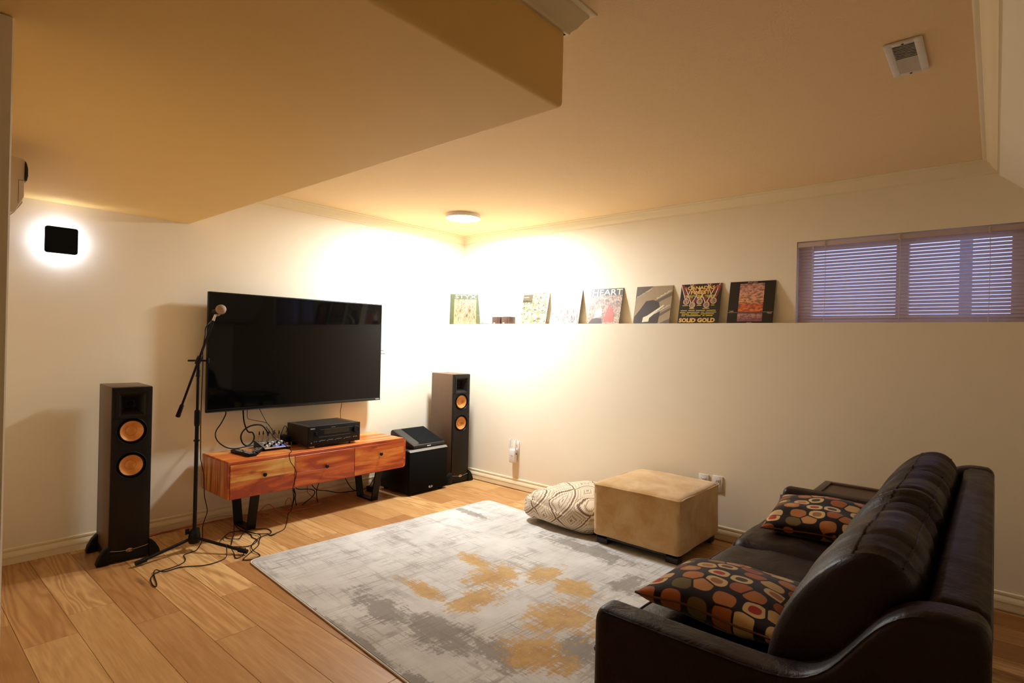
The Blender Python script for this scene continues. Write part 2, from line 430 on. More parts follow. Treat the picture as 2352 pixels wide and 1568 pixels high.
# ------------------------------------------------------------------ room shell
CEIL, ZL, D, ZS, XS, YS = 2.4335, 1.514, .198, 2.12, -2.659, -3.195
WX0, WY0 = -5.3, -5.4  # unseen room limits, drawn in tight to raise the bounced light
flo = struct('floor', MB().box(WX0, .3, WY0, .2, -.10, -.012), 'floor_oak')
PW = .1905
joints = {0: -1.188, 1: -.965, 2: -1.29, 3: -1.70}
plank_me = {}
def plank_mesh(L):
    L = round(L, 3)
    if L not in plank_me:
        mb = MB(); mb.box(-PW/2+.0006, PW/2-.0006, -L/2+.0006, L/2-.0006, -.012, 0, .0011, 1); plank_me[L] = mb.mesh('plank', 'floor_oak', 0)
    return plank_me[L]
for k in range(-5, 19):
    xc = -3.595 + PW*k
    if xc + PW/2 > -D + .12: break
    j = joints.get(k, -1.7 + ((k*.41) % 1.22))
    while j > -1.22: j -= 1.22
    j += 1.22*2
    y = j
    while y > -5.6:
        a, b = y, y-1.22
        if a > -.002: a = -.002
        if a - b > .03:
            o = link('plank', plank_mesh(a-b), flo, False); o.location = (xc, (a+b)/2, 0)
        y -= 1.22

struct('wall_left', MB().box(WX0, .3, 0, .2, -.05, CEIL), 'wall_paint', smooth=0)
wb = MB()
wb.box(-D, .3, WY0, 0, -.05, ZL, 0)                       # thick lower wall with ledge
wb.box(0, .3, -3.243, 0, ZL, CEIL); wb.box(0, .3, WY0, -4.42, ZL, CEIL); wb.box(0, .3, -4.42, -3.243, 2.072, CEIL)
struct('wall_right', wb, 'wall_paint', smooth=0)
struct('wall_partition', MB().box(WX0, -3.92, -2.44, 0, -.05, ZS, .004, 1), 'wall_paint', smooth=0)
struct('wall_bounce_rear', MB().box(WX0-.2, .3, WY0-.2, WY0, -.05, CEIL), 'wall_paint', smooth=0)  # added closing wall behind the camera, kept near to bounce light back
struct('wall_bounce_side', MB().box(WX0-.2, WX0, WY0, .2, -.05, CEIL), 'wall_paint', smooth=0)  # unseen too, added to close the room for more bounce
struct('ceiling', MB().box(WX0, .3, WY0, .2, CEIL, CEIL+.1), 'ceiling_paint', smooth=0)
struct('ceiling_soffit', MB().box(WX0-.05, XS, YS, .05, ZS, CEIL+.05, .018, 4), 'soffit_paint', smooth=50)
sl = MB().prism([(-4.28, CEIL+.02), (-4.28, 2.346), (-5.15, 1.56), (-5.4, 1.56), (-5.4, CEIL+.02)], 'x', -3.3, .02)
struct('ceiling_slope', sl, 'wall_paint', smooth=0)
crown = [(0, -.073), (.009, -.073), (.011, -.064), (.018, -.058), (.027, -.050), (.036, -.036), (.045, -.022), (.053, -.016), (.055, -.009), (.066, -.007), (.073, -.004), (.073, 0), (0, 0)]
struct('trim_1', sweep(crown, [(-3.3, -4.28, CEIL), (0, -4.28, CEIL), (0, 0, CEIL), (XS, 0, CEIL), (XS, YS, CEIL), (-5.25, YS, CEIL)]), 'trim_paint', smooth=25)
bb = [(0, .092), (.005, .092), (.008, .088), (.008, .078), (.005, .073), (.010, .060), (.014, .050), (.014, .040), (.012, .038), (.012, 0), (0, 0)]
struct('baseboard_right', sweep(bb, [(-D, -5.35, 0), (-D, -.002, 0)]), 'trim_paint', smooth=25)
struct('baseboard_left', sweep(bb, [(-D-.014, 0, 0), (-3.92, 0, 0), (-3.92, -2.44, 0), (-5.25, -2.44, 0)]), 'trim_paint', smooth=25)

# window: frame, panes, then the blind as its own thing
wn = MB(); fr = (.10, .17)
wn.box(*fr, -3.315, -3.243, ZL, 2.072, .006); wn.box(*fr, -4.42, -4.342, ZL, 2.072, .006)
wn.box(*fr, -4.35, -3.31, ZL, ZL+.045, .006); wn.box(*fr, -4.35, -3.31, 2.03, 2.072, .006); wn.box(.095, .165, -3.863, -3.797, ZL+.04, 2.035, .006)
win = struct('window_1', wn, 'trim_paint')
for a, b in ((-3.80, -3.312), (-4.345, -3.86)): part('pane', MB().box(.130, .134, a, b, ZL+.04, 2.034), 'window_glass', win, smooth=0)
bl = thing('window_blind', 'pale horizontal slat blind half closed over the blue dusk window', 'blind', (.02, -3.83, ZL))
part('head_rail', MB().box(.0, .030, -4.412, -3.249, 2.034, 2.064, .003), 'blind_vinyl', bl)
part('bottom_rail', MB().box(.008, .034, -4.408, -3.253, ZL+.001, ZL+.013, .003), 'blind_vinyl', bl)
slm = MB(); ta = R(51); L2 = .5775
row = []
for s in (-1, 0, 1):
    px, pz = math.cos(ta)*.0125*s, math.sin(ta)*.0125*s
    up = .0012*(1-s*s)
    row.append([slm.bm.verts.new((px-math.sin(ta)*up, sy*L2, pz+math.cos(ta)*up)) for sy in (-1, 1)])
for a, b in zip(row, row[1:]): slm.bm.faces.new((a[0], a[1], b[1], b[0]))
r_ = bmesh.ops.solidify(slm.bm, geom=slm.bm.faces[:], thickness=.0007)
slat_me = slm.mesh('slat', 'blind_vinyl')
for i in range(24):
    o = link('slat', slat_me, bl, False); o.location = (0, 0, .026+i*.0213)
for y in (-3.415, -3.825, -4.246):
    part('ladder_cord', MB().tube([(.008, y, ZL+.01), (.006, y-.003, 1.8), (.008, y, 2.036)], .0016, 6), 'blind_vinyl', bl)
    part('rail_clip', MB().box(-.003, .0, y-.006, y+.006, 2.028, 2.068, .001), 'blind_vinyl', bl)
part('tilt_wand', MB().cyl((-.004, -3.345, 1.70), (-.004, -3.345, 2.034), .0022, n=8), 'blind_vinyl', bl)
post = thing('porch_post', 'dark upright post outside the window behind the blind', 'post', (1.6, -4.09, 1.2))
part('shaft', MB().box(1.56, 1.64, -4.13, -4.05, 1.2, 3.2, .01), 'exterior_dark', post)
part('base', MB().box(1.52, 1.68, -4.17, -4.01, 1.2, 1.32, .01), 'exterior_dark', post)
struct('ground', MB().box(.3, 12, -12, 6, .9, 1.2), 'exterior_dark', smooth=0)

# ------------------------------------------------------------------ lamps
lc = (-.775, -.775, CEIL)
emit('lamp_glow', LAMP_COLOR, LAMP_POWER); emit('sconce_glow', SCONCE_COLOR, SCONCE_POWER)
cl = thing('ceiling_lamp', 'round flush white lamp glowing on the ceiling in the corner', 'lamp', lc)
T = Matrix.Translation(lc)
part('rim', MB().lathe([(0, 0), (.152, 0), (.152, -.030), (.148, -.033), (.143, -.033), (.143, -.026), (0, -.026)], 48, T), 'white_plastic', cl)
part('diffuser', MB().lathe([(.142, -.028), (.142, -.0335), (0, -.036)], 32, T), 'lamp_glow', cl)
sx, sz = -3.39, 1.888
sn = thing('wall_sconce', 'black square wall sconce glowing around its edges', 'sconce', (sx, 0, sz))
part('back_plate', MB().box(sx-.045, sx+.045, -.030, 0, sz-.045, sz+.045, .003), 'black_satin', sn)
part('glow_panel', MB().box(sx-.055, sx+.055, -.062, -.030, sz-.055, sz+.055), 'sconce_glow', sn, smooth=0)
pm = MB(); rr = .013
pts = []
for cx, cz, a0 in ((1, 1, 0), (-1, 1, 90), (-1, -1, 180), (1, -1, 270)):
    for k in range(5):
        a = R(a0+k*22.5); pts.append((sx+cx*(.0775-rr)+rr*math.cos(a), sz+cz*(.0775-rr)+rr*math.sin(a)))
part('front_plate', pm.prism(pts, 'y', -.080, -.062), 'black_cloth', sn)

# ------------------------------------------------------------------ ceiling vent, wall fittings, heat pump
vt = thing('ceiling_vent', 'white rectangular ceiling air vent with thin louvres', 'vent', (-1.655, -4.015, CEIL))
v = MB(); z0, z1 = CEIL-.010, CEIL-.0005
v.box(-1.80, -1.51, -3.983, -3.958, z0, z1, .004); v.box(-1.80, -1.51, -4.072, -4.047, z0, z1, .004)
v.box(-1.80, -1.778, -4.05, -3.98, z0, z1, .004); v.box(-1.532, -1.51, -4.05, -3.98, z0, z1, .004)
part('frame', v, 'white_plastic', vt)
part('duct_back', MB().box(-1.785, -1.525, -4.055, -3.975, CEIL-.0012, CEIL-.0004), 'black_cloth', vt, smooth=0)
for sgn in (1, -1):
    lm = MB().box(-.0007, .0007, -.034, .034, -.0050, .0050, M=Matrix.Rotation(R(48*sgn), 4, 'Y')).mesh('louvre', 'white_plastic', 0)
    for i in range(10):
        o = link('louvre', lm, vt, False); o.location = (-.118+(0 if sgn == 1 else .124)+i*.0124, 0, -.0065)
for x in (-1.788, -1.521): part('screw', MB().cyl((x, -4.015, z0-.002), (x, -4.015, z0+.002), .004, n=10), 'charcoal', vt)

def plate(name, y, z, label, kind):
    t = thing(name, label, 'outlet' if kind == 'o' else 'switch plate', (-D, y, z))
    part('cover', MB().box(-D-.006, -D, y-.036, y+.036, z-.058, z+.058, .003), 'white_plastic', t)
    for dz in (-.022, .022):
        part('socket', MB().box(-D-.008, -D-.005, y-.017, y+.017, z+dz-.015, z+dz+.015, .003), 'white_plastic', t)
        for dy in (-.006, .006): part('slot', MB().box(-D-.0086, -D-.0078, y+dy-.0012, y+dy+.0012, z+dz-.004, z+dz+.006), 'black_satin', t, smooth=0)
    return t
plate('wall_outlet', -2.716, .375, 'white wall outlet half hidden behind the ottoman', 'o')
plate('wall_outlet', -2.815, .380, 'white outlet plate just right of the ottoman top edge', 'o')
plate('wall_outlet', -.955, .375, 'white wall outlet behind the plugged-in network extender', 'o')
ex = thing('wifi_extender', 'white plug-in network extender with two upright antennas on the wall', 'extender', (-D-.03, -.937, .24))
part('body', MB().box(-D-.052, -D-.009, -.972, -.904, .238, .362, .010, 3), 'white_plastic', ex)
part('plug_body', MB().box(-D-.010, -D-.0088, -.968, -.908, .26, .352), 'white_plastic', ex)
for y in (-.9045, -.9715): part('antenna', MB().box(-D-.042, -D-.030, y-.006, y+.006, .345, .452, .003), 'white_plastic', ex)
part('port', MB().box(-D-.033, -D-.020, -.9732, -.9718, .316, .328), 'black_satin', ex, smooth=0)
part('logo', MB().box(-D-.0526, -D-.0518, -.955, -.925, .301, .304), 'grey_plastic', ex, smooth=0)

ac = thing('heat_pump', 'cream wall-mounted heat pump unit at the left edge below the soffit', 'air conditioner', (-3.92, -.85, 1.82))
prof = [(-3.90, 1.835), (-3.90, 2.045), (-3.745, 2.045), (-3.734, 2.036), (-3.735, 1.889), (-3.762, 1.824), (-3.80, 1.815), (-3.87, 1.818)]
part('casing', MB().prism(prof, 'y', -1.30, -.42, .004), 'ac_plastic', ac)
part('front_panel', MB().prism([(-3.7345, 1.954), (-3.7345, 2.032), (-3.730, 2.024), (-3.7255, 2.005), (-3.725, 1.975), (-3.728, 1.954)], 'y', -1.306, -.41, .001), 'black_gloss', ac)
part('air_vane', MB().prism([(-3.738, 1.880), (-3.760, 1.826), (-3.764, 1.822), (-3.733, 1.872)], 'y', -1.26, -.46), 'ac_plastic', ac)
part('side_seam', MB().box(-3.7535, -3.7525, -1.3008, -1.2985, 1.86, 1.954), 'charcoal', ac, smooth=0)
part('lower_seam', MB().box(-3.7535, -3.735, -1.3008, -1.2985, 1.953, 1.954), 'charcoal', ac, smooth=0)
part('wall_bracket', MB().box(-3.9195, -3.90, -1.30, -.44, 1.86, 2.03, .002), 'charcoal', ac)

# ------------------------------------------------------------------ television
tx0, tx1, tz0, tz1 = -2.577, -1.118, .80, 1.652
tv = thing('television', 'large flat black television hung on the wall above the console', 'television', ((tx0+tx1)/2, -.09, tz0))
part('housing', MB().box(tx0, tx1, -.118, -.085, tz0, tz1, .004), 'black_satin', tv)
part('rear_box', MB().box(tx0+.25, tx1-.25, -.087, -.045, tz0+.08, tz1-.25, .012), 'black_satin', tv)
part('screen', MB().box(tx0+.008, tx1-.008, -.1192, -.1175, tz0+.026, tz1-.008, .0004, 1), 'screen_glass', tv, smooth=0)
part('lower_bezel', MB().box(tx0+.002, tx1-.002, -.1215, -.117, tz0+.002, tz0+.024, .002), 'black_gloss', tv)
part('logo', text_mesh('VIZIO', tx1-.055, tx1-.012, tz0+.008, tz0+.018, -.1222, 'print_white', .01), 'print_white', tv, smooth=0)
part('mount_plate', MB().box(-2.10, -1.60, -.046, -.001, 1.05, 1.40, .003), 'black_metal', tv)
for z, e in ((1.240, -1.042), (1.212, -1.025)): part('mount_rail', MB().box(-1.60, e, -.050, -.046, z-.004, z+.004), 'grey_plastic', tv, smooth=0)

# ------------------------------------------------------------------ media console
cx0, cx1, cy0, cy1, cz0, cz1 = -2.566, -1.10, -.470, -.035, .258, .506
mc = thing('media_console', 'low acacia wood media console with three drawers and black legs', 'console', ((cx0+cx1)/2, (cy0+cy1)/2, 0))
def rrect(x0, x1, z0, z1, r, n=5, rl=None):
    p = []; rl = r if rl is None else rl
    for cx, cz, a0 in ((x1-r, z1-r, 0), (x0+rl, z1-rl, 90), (x0+rl, z0+rl, 180), (x1-r, z0+r, 270)):
        q = rl if a0 in (90, 180) else r
        for k in range(n+1):
            a = R(a0+k*90/n); p.append((cx+q*math.cos(a), cz+q*math.sin(a)))
    return p
ob = MB(); o_, i_ = rrect(cx0, cx1, cz0, cz1, .028, 5, .006), rrect(cx0+.02, cx1-.02, cz0+.018, cz1-.020, .012, 5, .004)
vo = [[ob.bm.verts.new((x, y, z)) for x, z in o_] for y in (cy0, cy1)]; vi = [[ob.bm.verts.new((x, y, z)) for x, z in i_] for y in (cy0+.004, cy1)]
n = len(o_)
for k in range(n):
    j = (k+1) % n
    ob.bm.faces.new((vo[0][k], vo[0][j], vo[1][j], vo[1][k])); ob.bm.faces.new((vi[0][k], vi[1][k], vi[1][j], vi[0][j]))
    ob.bm.faces.new((vo[0][k], vi[0][k], vi[0][j], vo[0][j])); ob.bm.faces.new((vo[1][k], vo[1][j], vi[1][j], vi[1][k]))
part('carcass', ob, 'acacia_long', mc)
part('back_panel', MB().box(cx0+.015, cx1-.015, cy1-.012, cy1-.003, cz0+.012, cz1-.012), 'acacia_long', mc, smooth=0)
for k in range(6):
    a = cy0+.006+k*.0712
    part('top_board', MB().box(cx0+.006, cx1-.024, a, a+.0706, cz1-.004, cz1+.0016, .0007, 1), 'acacia_long', mc, smooth=0)
ws = [.055, .03, .05, .038, .052, .03, .06, .045, .05]; a = cy1-.006
for wd in ws:
    part('side_board', MB().box(cx0-.0016, cx0+.004, a-wd+.0005, a, cz0+.006, cz1-.008, .0006, 1), 'acacia_end', mc, smooth=0); a -= wd
drs = [(cx0+.012, -2.104, .395, (.5,)), (-2.102, -1.607, .38, (.46,)), (-1.605, cx1-.022, .405, (.46,))]
for di, (a, b, kz, cuts) in enumerate(drs):
    d = part('drawer', MB().box(a+.002, b-.002, cy0+.012, cy1-.03, cz0+.012, cz1-.032), 'acacia_long', mc, smooth=0)
    zs = [cz0+.003 if di < 2 else cz0+.006, cz0+.003+.22*cuts[0], cz1-.021]
    for q in range(2):
        part('drawer_board', MB().box(a+.001, b-.001, cy0-.004, cy0+.012, zs[q]+(.0003 if q else 0), zs[q+1], .0008, 1), 'acacia_long', d, smooth=0)
    kx = (a+b)/2; T = Matrix.Translation((kx, cy0-.004, kz)) @ Matrix.Rotation(R(90), 4, 'X')
    part('knob', MB().lathe([(0, 0), (.006, 0), (.005, .010), (.0135, .014), (.0145, .019), (.011, .024), (0, .026)], 20, T), 'black_metal', d)
for xl in (-2.368, -1.345):
    lg = MB(); hw = .03; t_ = .012
    P_ = [(-.44, cz0), (-.385, 0), (-.175, 0), (-.115, cz0)]
    outer = P_; inner = [(-.44+t_+.002, cz0), (-.385+t_, t_), (-.175-t_, t_), (-.115-t_-.002, cz0)]
    lg.prism([outer[0], outer[1], outer[2], outer[3], inner[3], inner[2], inner[1], inner[0]], 'x', xl-hw, xl+hw)
    part('leg', lg, 'black_metal', mc, smooth=0)

# ------------------------------------------------------------------ electronics on the console
TOP = cz1+.0016
rx0, rx1, ry0, ry1, rz0, rz1 = -1.965, -1.515, -.405, -.075, TOP+.022, .674
rc = thing('av_receiver', 'wide black home theatre receiver with round volume knob on the console', 'receiver', ((rx0+rx1)/2, (ry0+ry1)/2, TOP))
part('case', MB().box(rx0+.004, rx1-.004, ry0+.012, ry1, rz0, rz1, .003), 'charcoal', rc)
part('faceplate', MB().box(rx0, rx1, ry0, ry0+.014, rz0-.002, rz1, .003), 'black_satin', rc)
part('display', MB().box(rx0+.13, rx1-.10, ry0-.0008, ry0+.002, rz0+.078, rz0+.112), 'black_gloss', rc, smooth=0)
for k in range(14):
    y = ry0+.045+k*.0185
    part('vent_slat', MB().box(rx0+.05, rx1-.05, y, y+.010, rz1-.001, rz1+.0018), 'charcoal', rc, smooth=0)
def knob(x, z, r, d, mat, p, name='knob'):
    T = Matrix.Translation((x, ry0, z)) @ Matrix.Rotation(R(90), 4, 'X')
    part(name, MB().lathe([(0, 0), (r, 0), (r, d*.8), (r*.9, d), (r*.7, d*.92), (0, d*.92)], 28, T), mat, p)
knob(rx1-.042, rz0+.092, .027, .020, 'black_satin', rc, 'volume_knob'); knob(rx0+.062, rz0+.090, .0125, .014, 'black_satin', rc, 'selector_knob')
bt = MB()
for x0_, wd, z in ((.045, .008, .030), (.062, .008, .030), (.088, .012, .028), (.10, .040, .033), (.155, .01, .028), (.168, .040, .033), (.222, .010, .028), (.236, .046, .033), (.30, .010, .028), (.315, .05, .033)):
    bt.box(rx0+x0_, rx0+x0_+wd, ry0-.002, ry0+.001, rz0+z-.0018, rz0+z+.0018)
part('button_row', bt, 'grey_plastic', rc, smooth=0)
bt = MB()
for k in range(3): bt.lathe([(0, 0), (.004, 0), (.004, .003), (0, .003)], 10, Matrix.Translation((rx1-.062+k*.013, ry0, rz0+.034)) @ Matrix.Rotation(R(90), 4, 'X'))
part('input_jacks', bt, 'gold_plug', rc)
part('power_button', MB().lathe([(0, 0), (.0055, 0), (.005, .003), (0, .003)], 14, Matrix.Translation((rx0+.024, ry0, rz0+.022)) @ Matrix.Rotation(R(90), 4, 'X')), 'grey_plastic', rc)
part('brand_lettering', text_mesh('YAMAHA', rx0+.014, rx0+.052, rz1-.020, rz1-.0125, ry0-.0008, 'print_white', .02), 'print_white', rc, smooth=0)
part('model_lettering', MB().box(rx0+.19, rx0+.225, ry0-.0008, ry0, rz1-.019, rz1-.015), 'grey_plastic', rc, smooth=0)
part('trim_line', MB().box(rx0+.10, rx1-.065, ry0-.0008, ry0+.001, rz0+.115, rz0+.1162), 'grey_plastic', rc, smooth=0)
part('trim_line', MB().box(rx0+.085, rx1-.09, ry0-.0008, ry0+.001, rz0+.060, rz0+.0612), 'grey_plastic', rc, smooth=0)
for x in (rx0+.05, rx1-.05):
    for y in (ry0+.04, ry1-.04): part('foot', MB().cyl((x, y, TOP), (x, y, rz0), .024, n=20), 'black_satin', rc)
    part('foot_ring', MB().lathe([(.0243, .004), (.0243, .014)], 20, Matrix.Translation((x, ry0+.04, TOP))), 'gold_plug', rc)

mx = thing('audio_mixer', 'small audio mixer crowded with knobs and plugs on the console', 'mixer', (-2.125, -.165, TOP), (0, 0, R(-3)))
part('chassis', MB().prism([(-.105, 0), (-.105, .018), (.09, .052), (.105, .048), (.105, 0)], 'x', -.095, .095, .002), 'black_satin', mx, False)
SM = Matrix.Translation((0, -.105, .018)) @ Matrix.Rotation(math.atan2(.034, .195), 4, 'X')
part('panel', MB().box(-.094, .094, .004, .190, .0005, .002, M=SM), 'grey_plastic', mx, False, smooth=0)
part('blue_strip', MB().box(-.02, .094, .006, .05, .002, .0026, M=SM), 'blue_print', mx, False, smooth=0)
part('front_lip', MB().box(-.096, .096, -.002, .004, -.002, .004, .001, M=SM), 'white_plastic', mx, False)
for iy, y in enumerate((.03, .062, .094)):
    for ix in range(5):
        if iy == 0 and ix > 3: continue
        part('knob', MB().lathe([(0, 0), (.009, 0), (.007, .014), (0, .014)], 12, SM @ Matrix.Translation((-.07+ix*.034, y, .002))), 'black_satin' if (ix+iy) % 2 else 'white_plastic', mx, False)
part('knob', MB().lathe([(0, 0), (.009, 0), (.007, .016), (0, .016)], 12, SM @ Matrix.Translation((.082, .03, .002))), 'badge_red', mx, False)
for i, (x, y, h, col) in enumerate(((-.078, .150, .055, None), (-.045, .165, .05, None), (-.022, .14, .05, 'blue_print'), (.0, .165, .05, None), (.025, .14, .05, 'blue_print'), (.045, .16, .05, 'badge_red'), (.07, .145, .05, None))):
    b0 = SM @ Vector((x, y, .002)); b1 = b0+Vector((.004*math.sin(i), 0, h))
    j = part('plug', MB().cyl(b0, b1, .0052, n=10), 'gold_plug', mx, False)
    part('plug_sleeve', MB().cyl(b1, b1+Vector((0, .002, .026)), .0056, .003, n=10), 'black_rubber', j, False)
    if col: part('plug_ring', MB().cyl(b1-Vector((0, 0, .008)), b1+Vector((0, 0, .001)), .0062, n=10), col, j, False)

def remote(label, loc, rz, L, W):
    t = thing('remote_control', label, 'remote', loc, (0, 0, R(rz)))
    part('shell', MB().box(-W/2, W/2, -L/2, L/2, 0, .022, .005, 2), 'black_satin', t, False)
    b = MB(); ny = int(L/.020)
    for i in range(ny):
        for k in range(3):
            if (i*3+k) % 7 == 5: continue
            x = (k-1)*W*.28; y = -L/2+.014+i*(L-.026)/max(1, ny-1)
            b.box(x-W*.10, x+W*.10, y-.0048, y+.0048, .0215, .0245, .001, 1)
    part('buttons', b, 'grey_plastic', t, False)
    return t
remote('long black remote with pale buttons nearest the console front edge', (-2.378, -.262, TOP), 5, .245, .062)
remote('shorter black remote lying askew against the mixer', (-2.288, -.268, TOP), -38, .165, .055)

# ------------------------------------------------------------------ tower speakers
def tower_speaker():
    t = thing('tower_speaker', '', 'speaker', (0, 0, 0), group='copper cone tower speakers')
    W, Dp, H = .206, .335, 1.03; yf = -Dp/2
    baf = MB().box(-W/2+.0005, W/2-.0005, yf, yf+.0175, .032, H-.002, .004).mesh('baffle', 'black_satin', 30)
    cut = []
    cut2 = [MB().lathe([(0, -.06), (.070, -.06), (.070, .06), (0, .06)], 32, Matrix.Translation((0, yf, z)) @ Matrix.Rotation(R(90), 4, 'X')).mesh('c', 'black_satin', 0) for z in (.768, .566)]+[MB().box(-.064, .064, yf-.05, yf+.075, .860, .988).mesh('c', 'black_satin', 0)]
    for z in (.768, .566): cut.append(MB().lathe([(0, -.05), (.0775, -.05), (.0775, .05), (0, .05)], 48, Matrix.Translation((0, yf, z)) @ Matrix.Rotation(R(90), 4, 'X')).mesh('c', 'black_satin', 0))
    cut.append(MB().box(-.066, .066, yf-.05, yf+.05, .858, .990).mesh('c', 'black_satin', 0))
    cab = boolean(MB().box(-W/2, W/2, yf+.0178, Dp/2, .03, H, .003).mesh('cabinet', 'walnut_veneer', 30), cut2); cab.materials.clear(); cab.materials.append(MATS['walnut_veneer']); part('cabinet', cab, None, t, False)
    bm_ = boolean(baf, cut); bm_.materials.clear(); bm_.materials.append(MATS['charcoal_baffle'])
    part('baffle', bm_, None, t, False)
    h = MB(); z0_, z1_ = .858, .990; q = []
    for (s, e, y) in ((.080, .012, yf-.005), (.066, 0, yf-.003), (.058, -.008, yf+.004), (.026, -.044, yf+.060)):
        q.append([h.bm.verts.new((sx_*s, y, zz)) for sx_, zz in ((-1, z0_-e), (1, z0_-e), (1, z1_+e), (-1, z1_+e))])
    q.insert(0, [h.bm.verts.new((sx_*.083, yf+.001, zz)) for sx_, zz in ((-1, z0_-.015), (1, z0_-.015), (1, z1_+.015), (-1, z1_+.015))])
    for a, b in zip(q, q[1:]):
        for k in range(4): h.bm.faces.new((a[k], a[(k+1) % 4], b[(k+1) % 4], b[k]))
    h.bm.faces.new(q[-1])
    ho = part('horn', h, 'charcoal_baffle', t, False, smooth=20)
    part('horn_throat', MB().lathe([(0, 0), (.019, 0), (.019, .004), (0, .004)], 20, Matrix.Translation((0, yf+.060, .924)) @ Matrix.Rotation(R(90), 4, 'X')), 'black_cloth', ho, False)
    for z in (.768, .566):
        T = Matrix.Translation((0, yf, z)) @ Matrix.Rotation(R(90), 4, 'X')
        wf = part('woofer_cone', MB().lathe([(.060, .000), (.050, -.006), (.036, -.015), (.029, -.020), (.027, -.018), (.017, -.023), (.006, -.026), (0, -.026)], 40, T), 'copper_cone', t, False)
        part('surround', MB().lathe([(.0790, -.004), (.0790, .003), (.0765, .0045), (.0745, .002), (.0735, -.006), (.0705, -.003), (.066, .0015), (.0615, .002), (.0595, .0)], 40, T), 'black_rubber', wf, False)
    for z in (.62, .665, .845, 1.01, .33, .09):
        for s in (-1, 1): part('grille_peg', MB().lathe([(0, 0), (.0035, 0), (.003, .002), (0, .002)], 8, Matrix.Translation((s*.094, yf, z)) @ Matrix.Rotation(R(90), 4, 'X')), 'black_cloth', t, False)
    part('plinth', MB().box(-W/2-.003, W/2+.003, yf-.004, Dp/2+.002, .012, .060, .004), 'black_satin', t, False)
    arc = [(-.095+.19*k/8, yf-.0045, .078-.012*math.sin(math.pi*k/8)) for k in range(9)]
    part('trim_arc', MB().tube(arc, .0012, 6), 'chrome', t, False)
    bd = part('badge', MB().lathe([(0, 0), (.020, 0), (.018, .004), (0, .005)], 28, Matrix.Translation((0, yf-.003, .066)) @ Matrix.Rotation(R(90), 4, 'X') @ Matrix.Diagonal((1, .62, 1, 1))), 'chrome', t, False)
    part('badge_mark', MB().flat([(-.011, .070), (.011, .070), (.002, .060), (-.002, .060)], yf-.0085), 'badge_red', bd, False, smooth=0)
    for s in (-1, 1):
        for y in (yf+.012, Dp/2-.03):
            f = MB(); pr_ = [(s*.100, .004), (s*.158, .004), (s*.162, .010), (s*.152, .045), (s*.132, .082), (s*.110, .104), (s*.100, .108)]
            f.prism(pr_, 'y', y-.022, y+.022, .002)
            part('foot', f, 'black_satin', t, False)
            part('foot_pad', MB().cyl((s*.14, y, 0), (s*.14, y, .005), .012, n=12), 'black_rubber', t, False)
    part('base_pad', MB().box(-.085, .085, yf+.03, Dp/2-.03, 0, .013), 'black_rubber', t, False, smooth=0)
    return t
plain('charcoal_baffle', (.008, .0055, .004), .42, spec=.28)
ts = tower_speaker(); ts.location = (-3.093, -.250, 0); ts.rotation_euler = (0, 0, R(-3))
ts['label'] = 'tower speaker with copper cones left of the microphone stand'
dup(ts, 'tower speaker with copper cones in the corner beside the subwoofer', (-.418, -.285, 0), (0, 0, R(-4)))

# ------------------------------------------------------------------ subwoofer and wedge speaker
sb = thing('subwoofer', 'black cube subwoofer on the floor right of the console', 'subwoofer', (-.86, -.30, 0))
part('cabinet', MB().box(-1.078, -.643, -.475, -.095, .018, .388, .006), 'black_satin', sb)
part('grille', MB().box(-1.078, -.643, -.505, -.4755, .018, .380, .010), 'black_cloth', sb)
part('highlight_lip', MB().prism([(-.505, .376), (-.490, .390), (-.470, .3905), (-.470, .380)], 'x', -1.076, -.645), 'grey_plastic', sb, smooth=0)  # chamfered edge; its highlight is put into the lighter plastic colour
part('brand_lettering', text_mesh('KLH', -.860, -.818, .040, .058, -.5062, 'print_white', .02), 'print_white', sb, smooth=0)
for x in (-1.04, -.68):
    for y in (-.46, -.13): part('foot', MB().cyl((x, y, 0), (x, y, .02), .02, n=16), 'black_rubber', sb)
wg = thing('wedge_speaker', 'black wedge-shaped speaker sloping on top of the subwoofer', 'speaker', (-.82, -.30, .3905))
wy0, wy1, wz = -.462, -.135, .3905
part('shell', MB().prism([(wy0, wz), (wy0, wz+.030), (wy1-.02, wz+.135), (wy1, wz+.12), (wy1+.01, wz)], 'x', -1.005, -.640, .003), 'charcoal', wg)
sa = math.atan2(.105, wy1-.02-wy0); SL = math.hypot(.105, wy1-.02-wy0)
WM = Matrix.Translation((0, wy0, wz+.030)) @ Matrix.Rotation(sa, 4, 'X')
part('side_panel', MB().box(-.998, -.915, .016, SL-.012, -.001, .0018, .0006, 1, M=WM), 'black_gloss', wg, smooth=0)
part('grille', MB().box(-.912, -.648, .016, SL-.012, -.001, .0036, .001, 1, M=WM), 'black_cloth', wg, smooth=0)
part('badge', MB().box(-.855, -.812, wy0-.0042, wy0-.0025, wz+.012, wz+.019), 'print_white', wg, smooth=0)

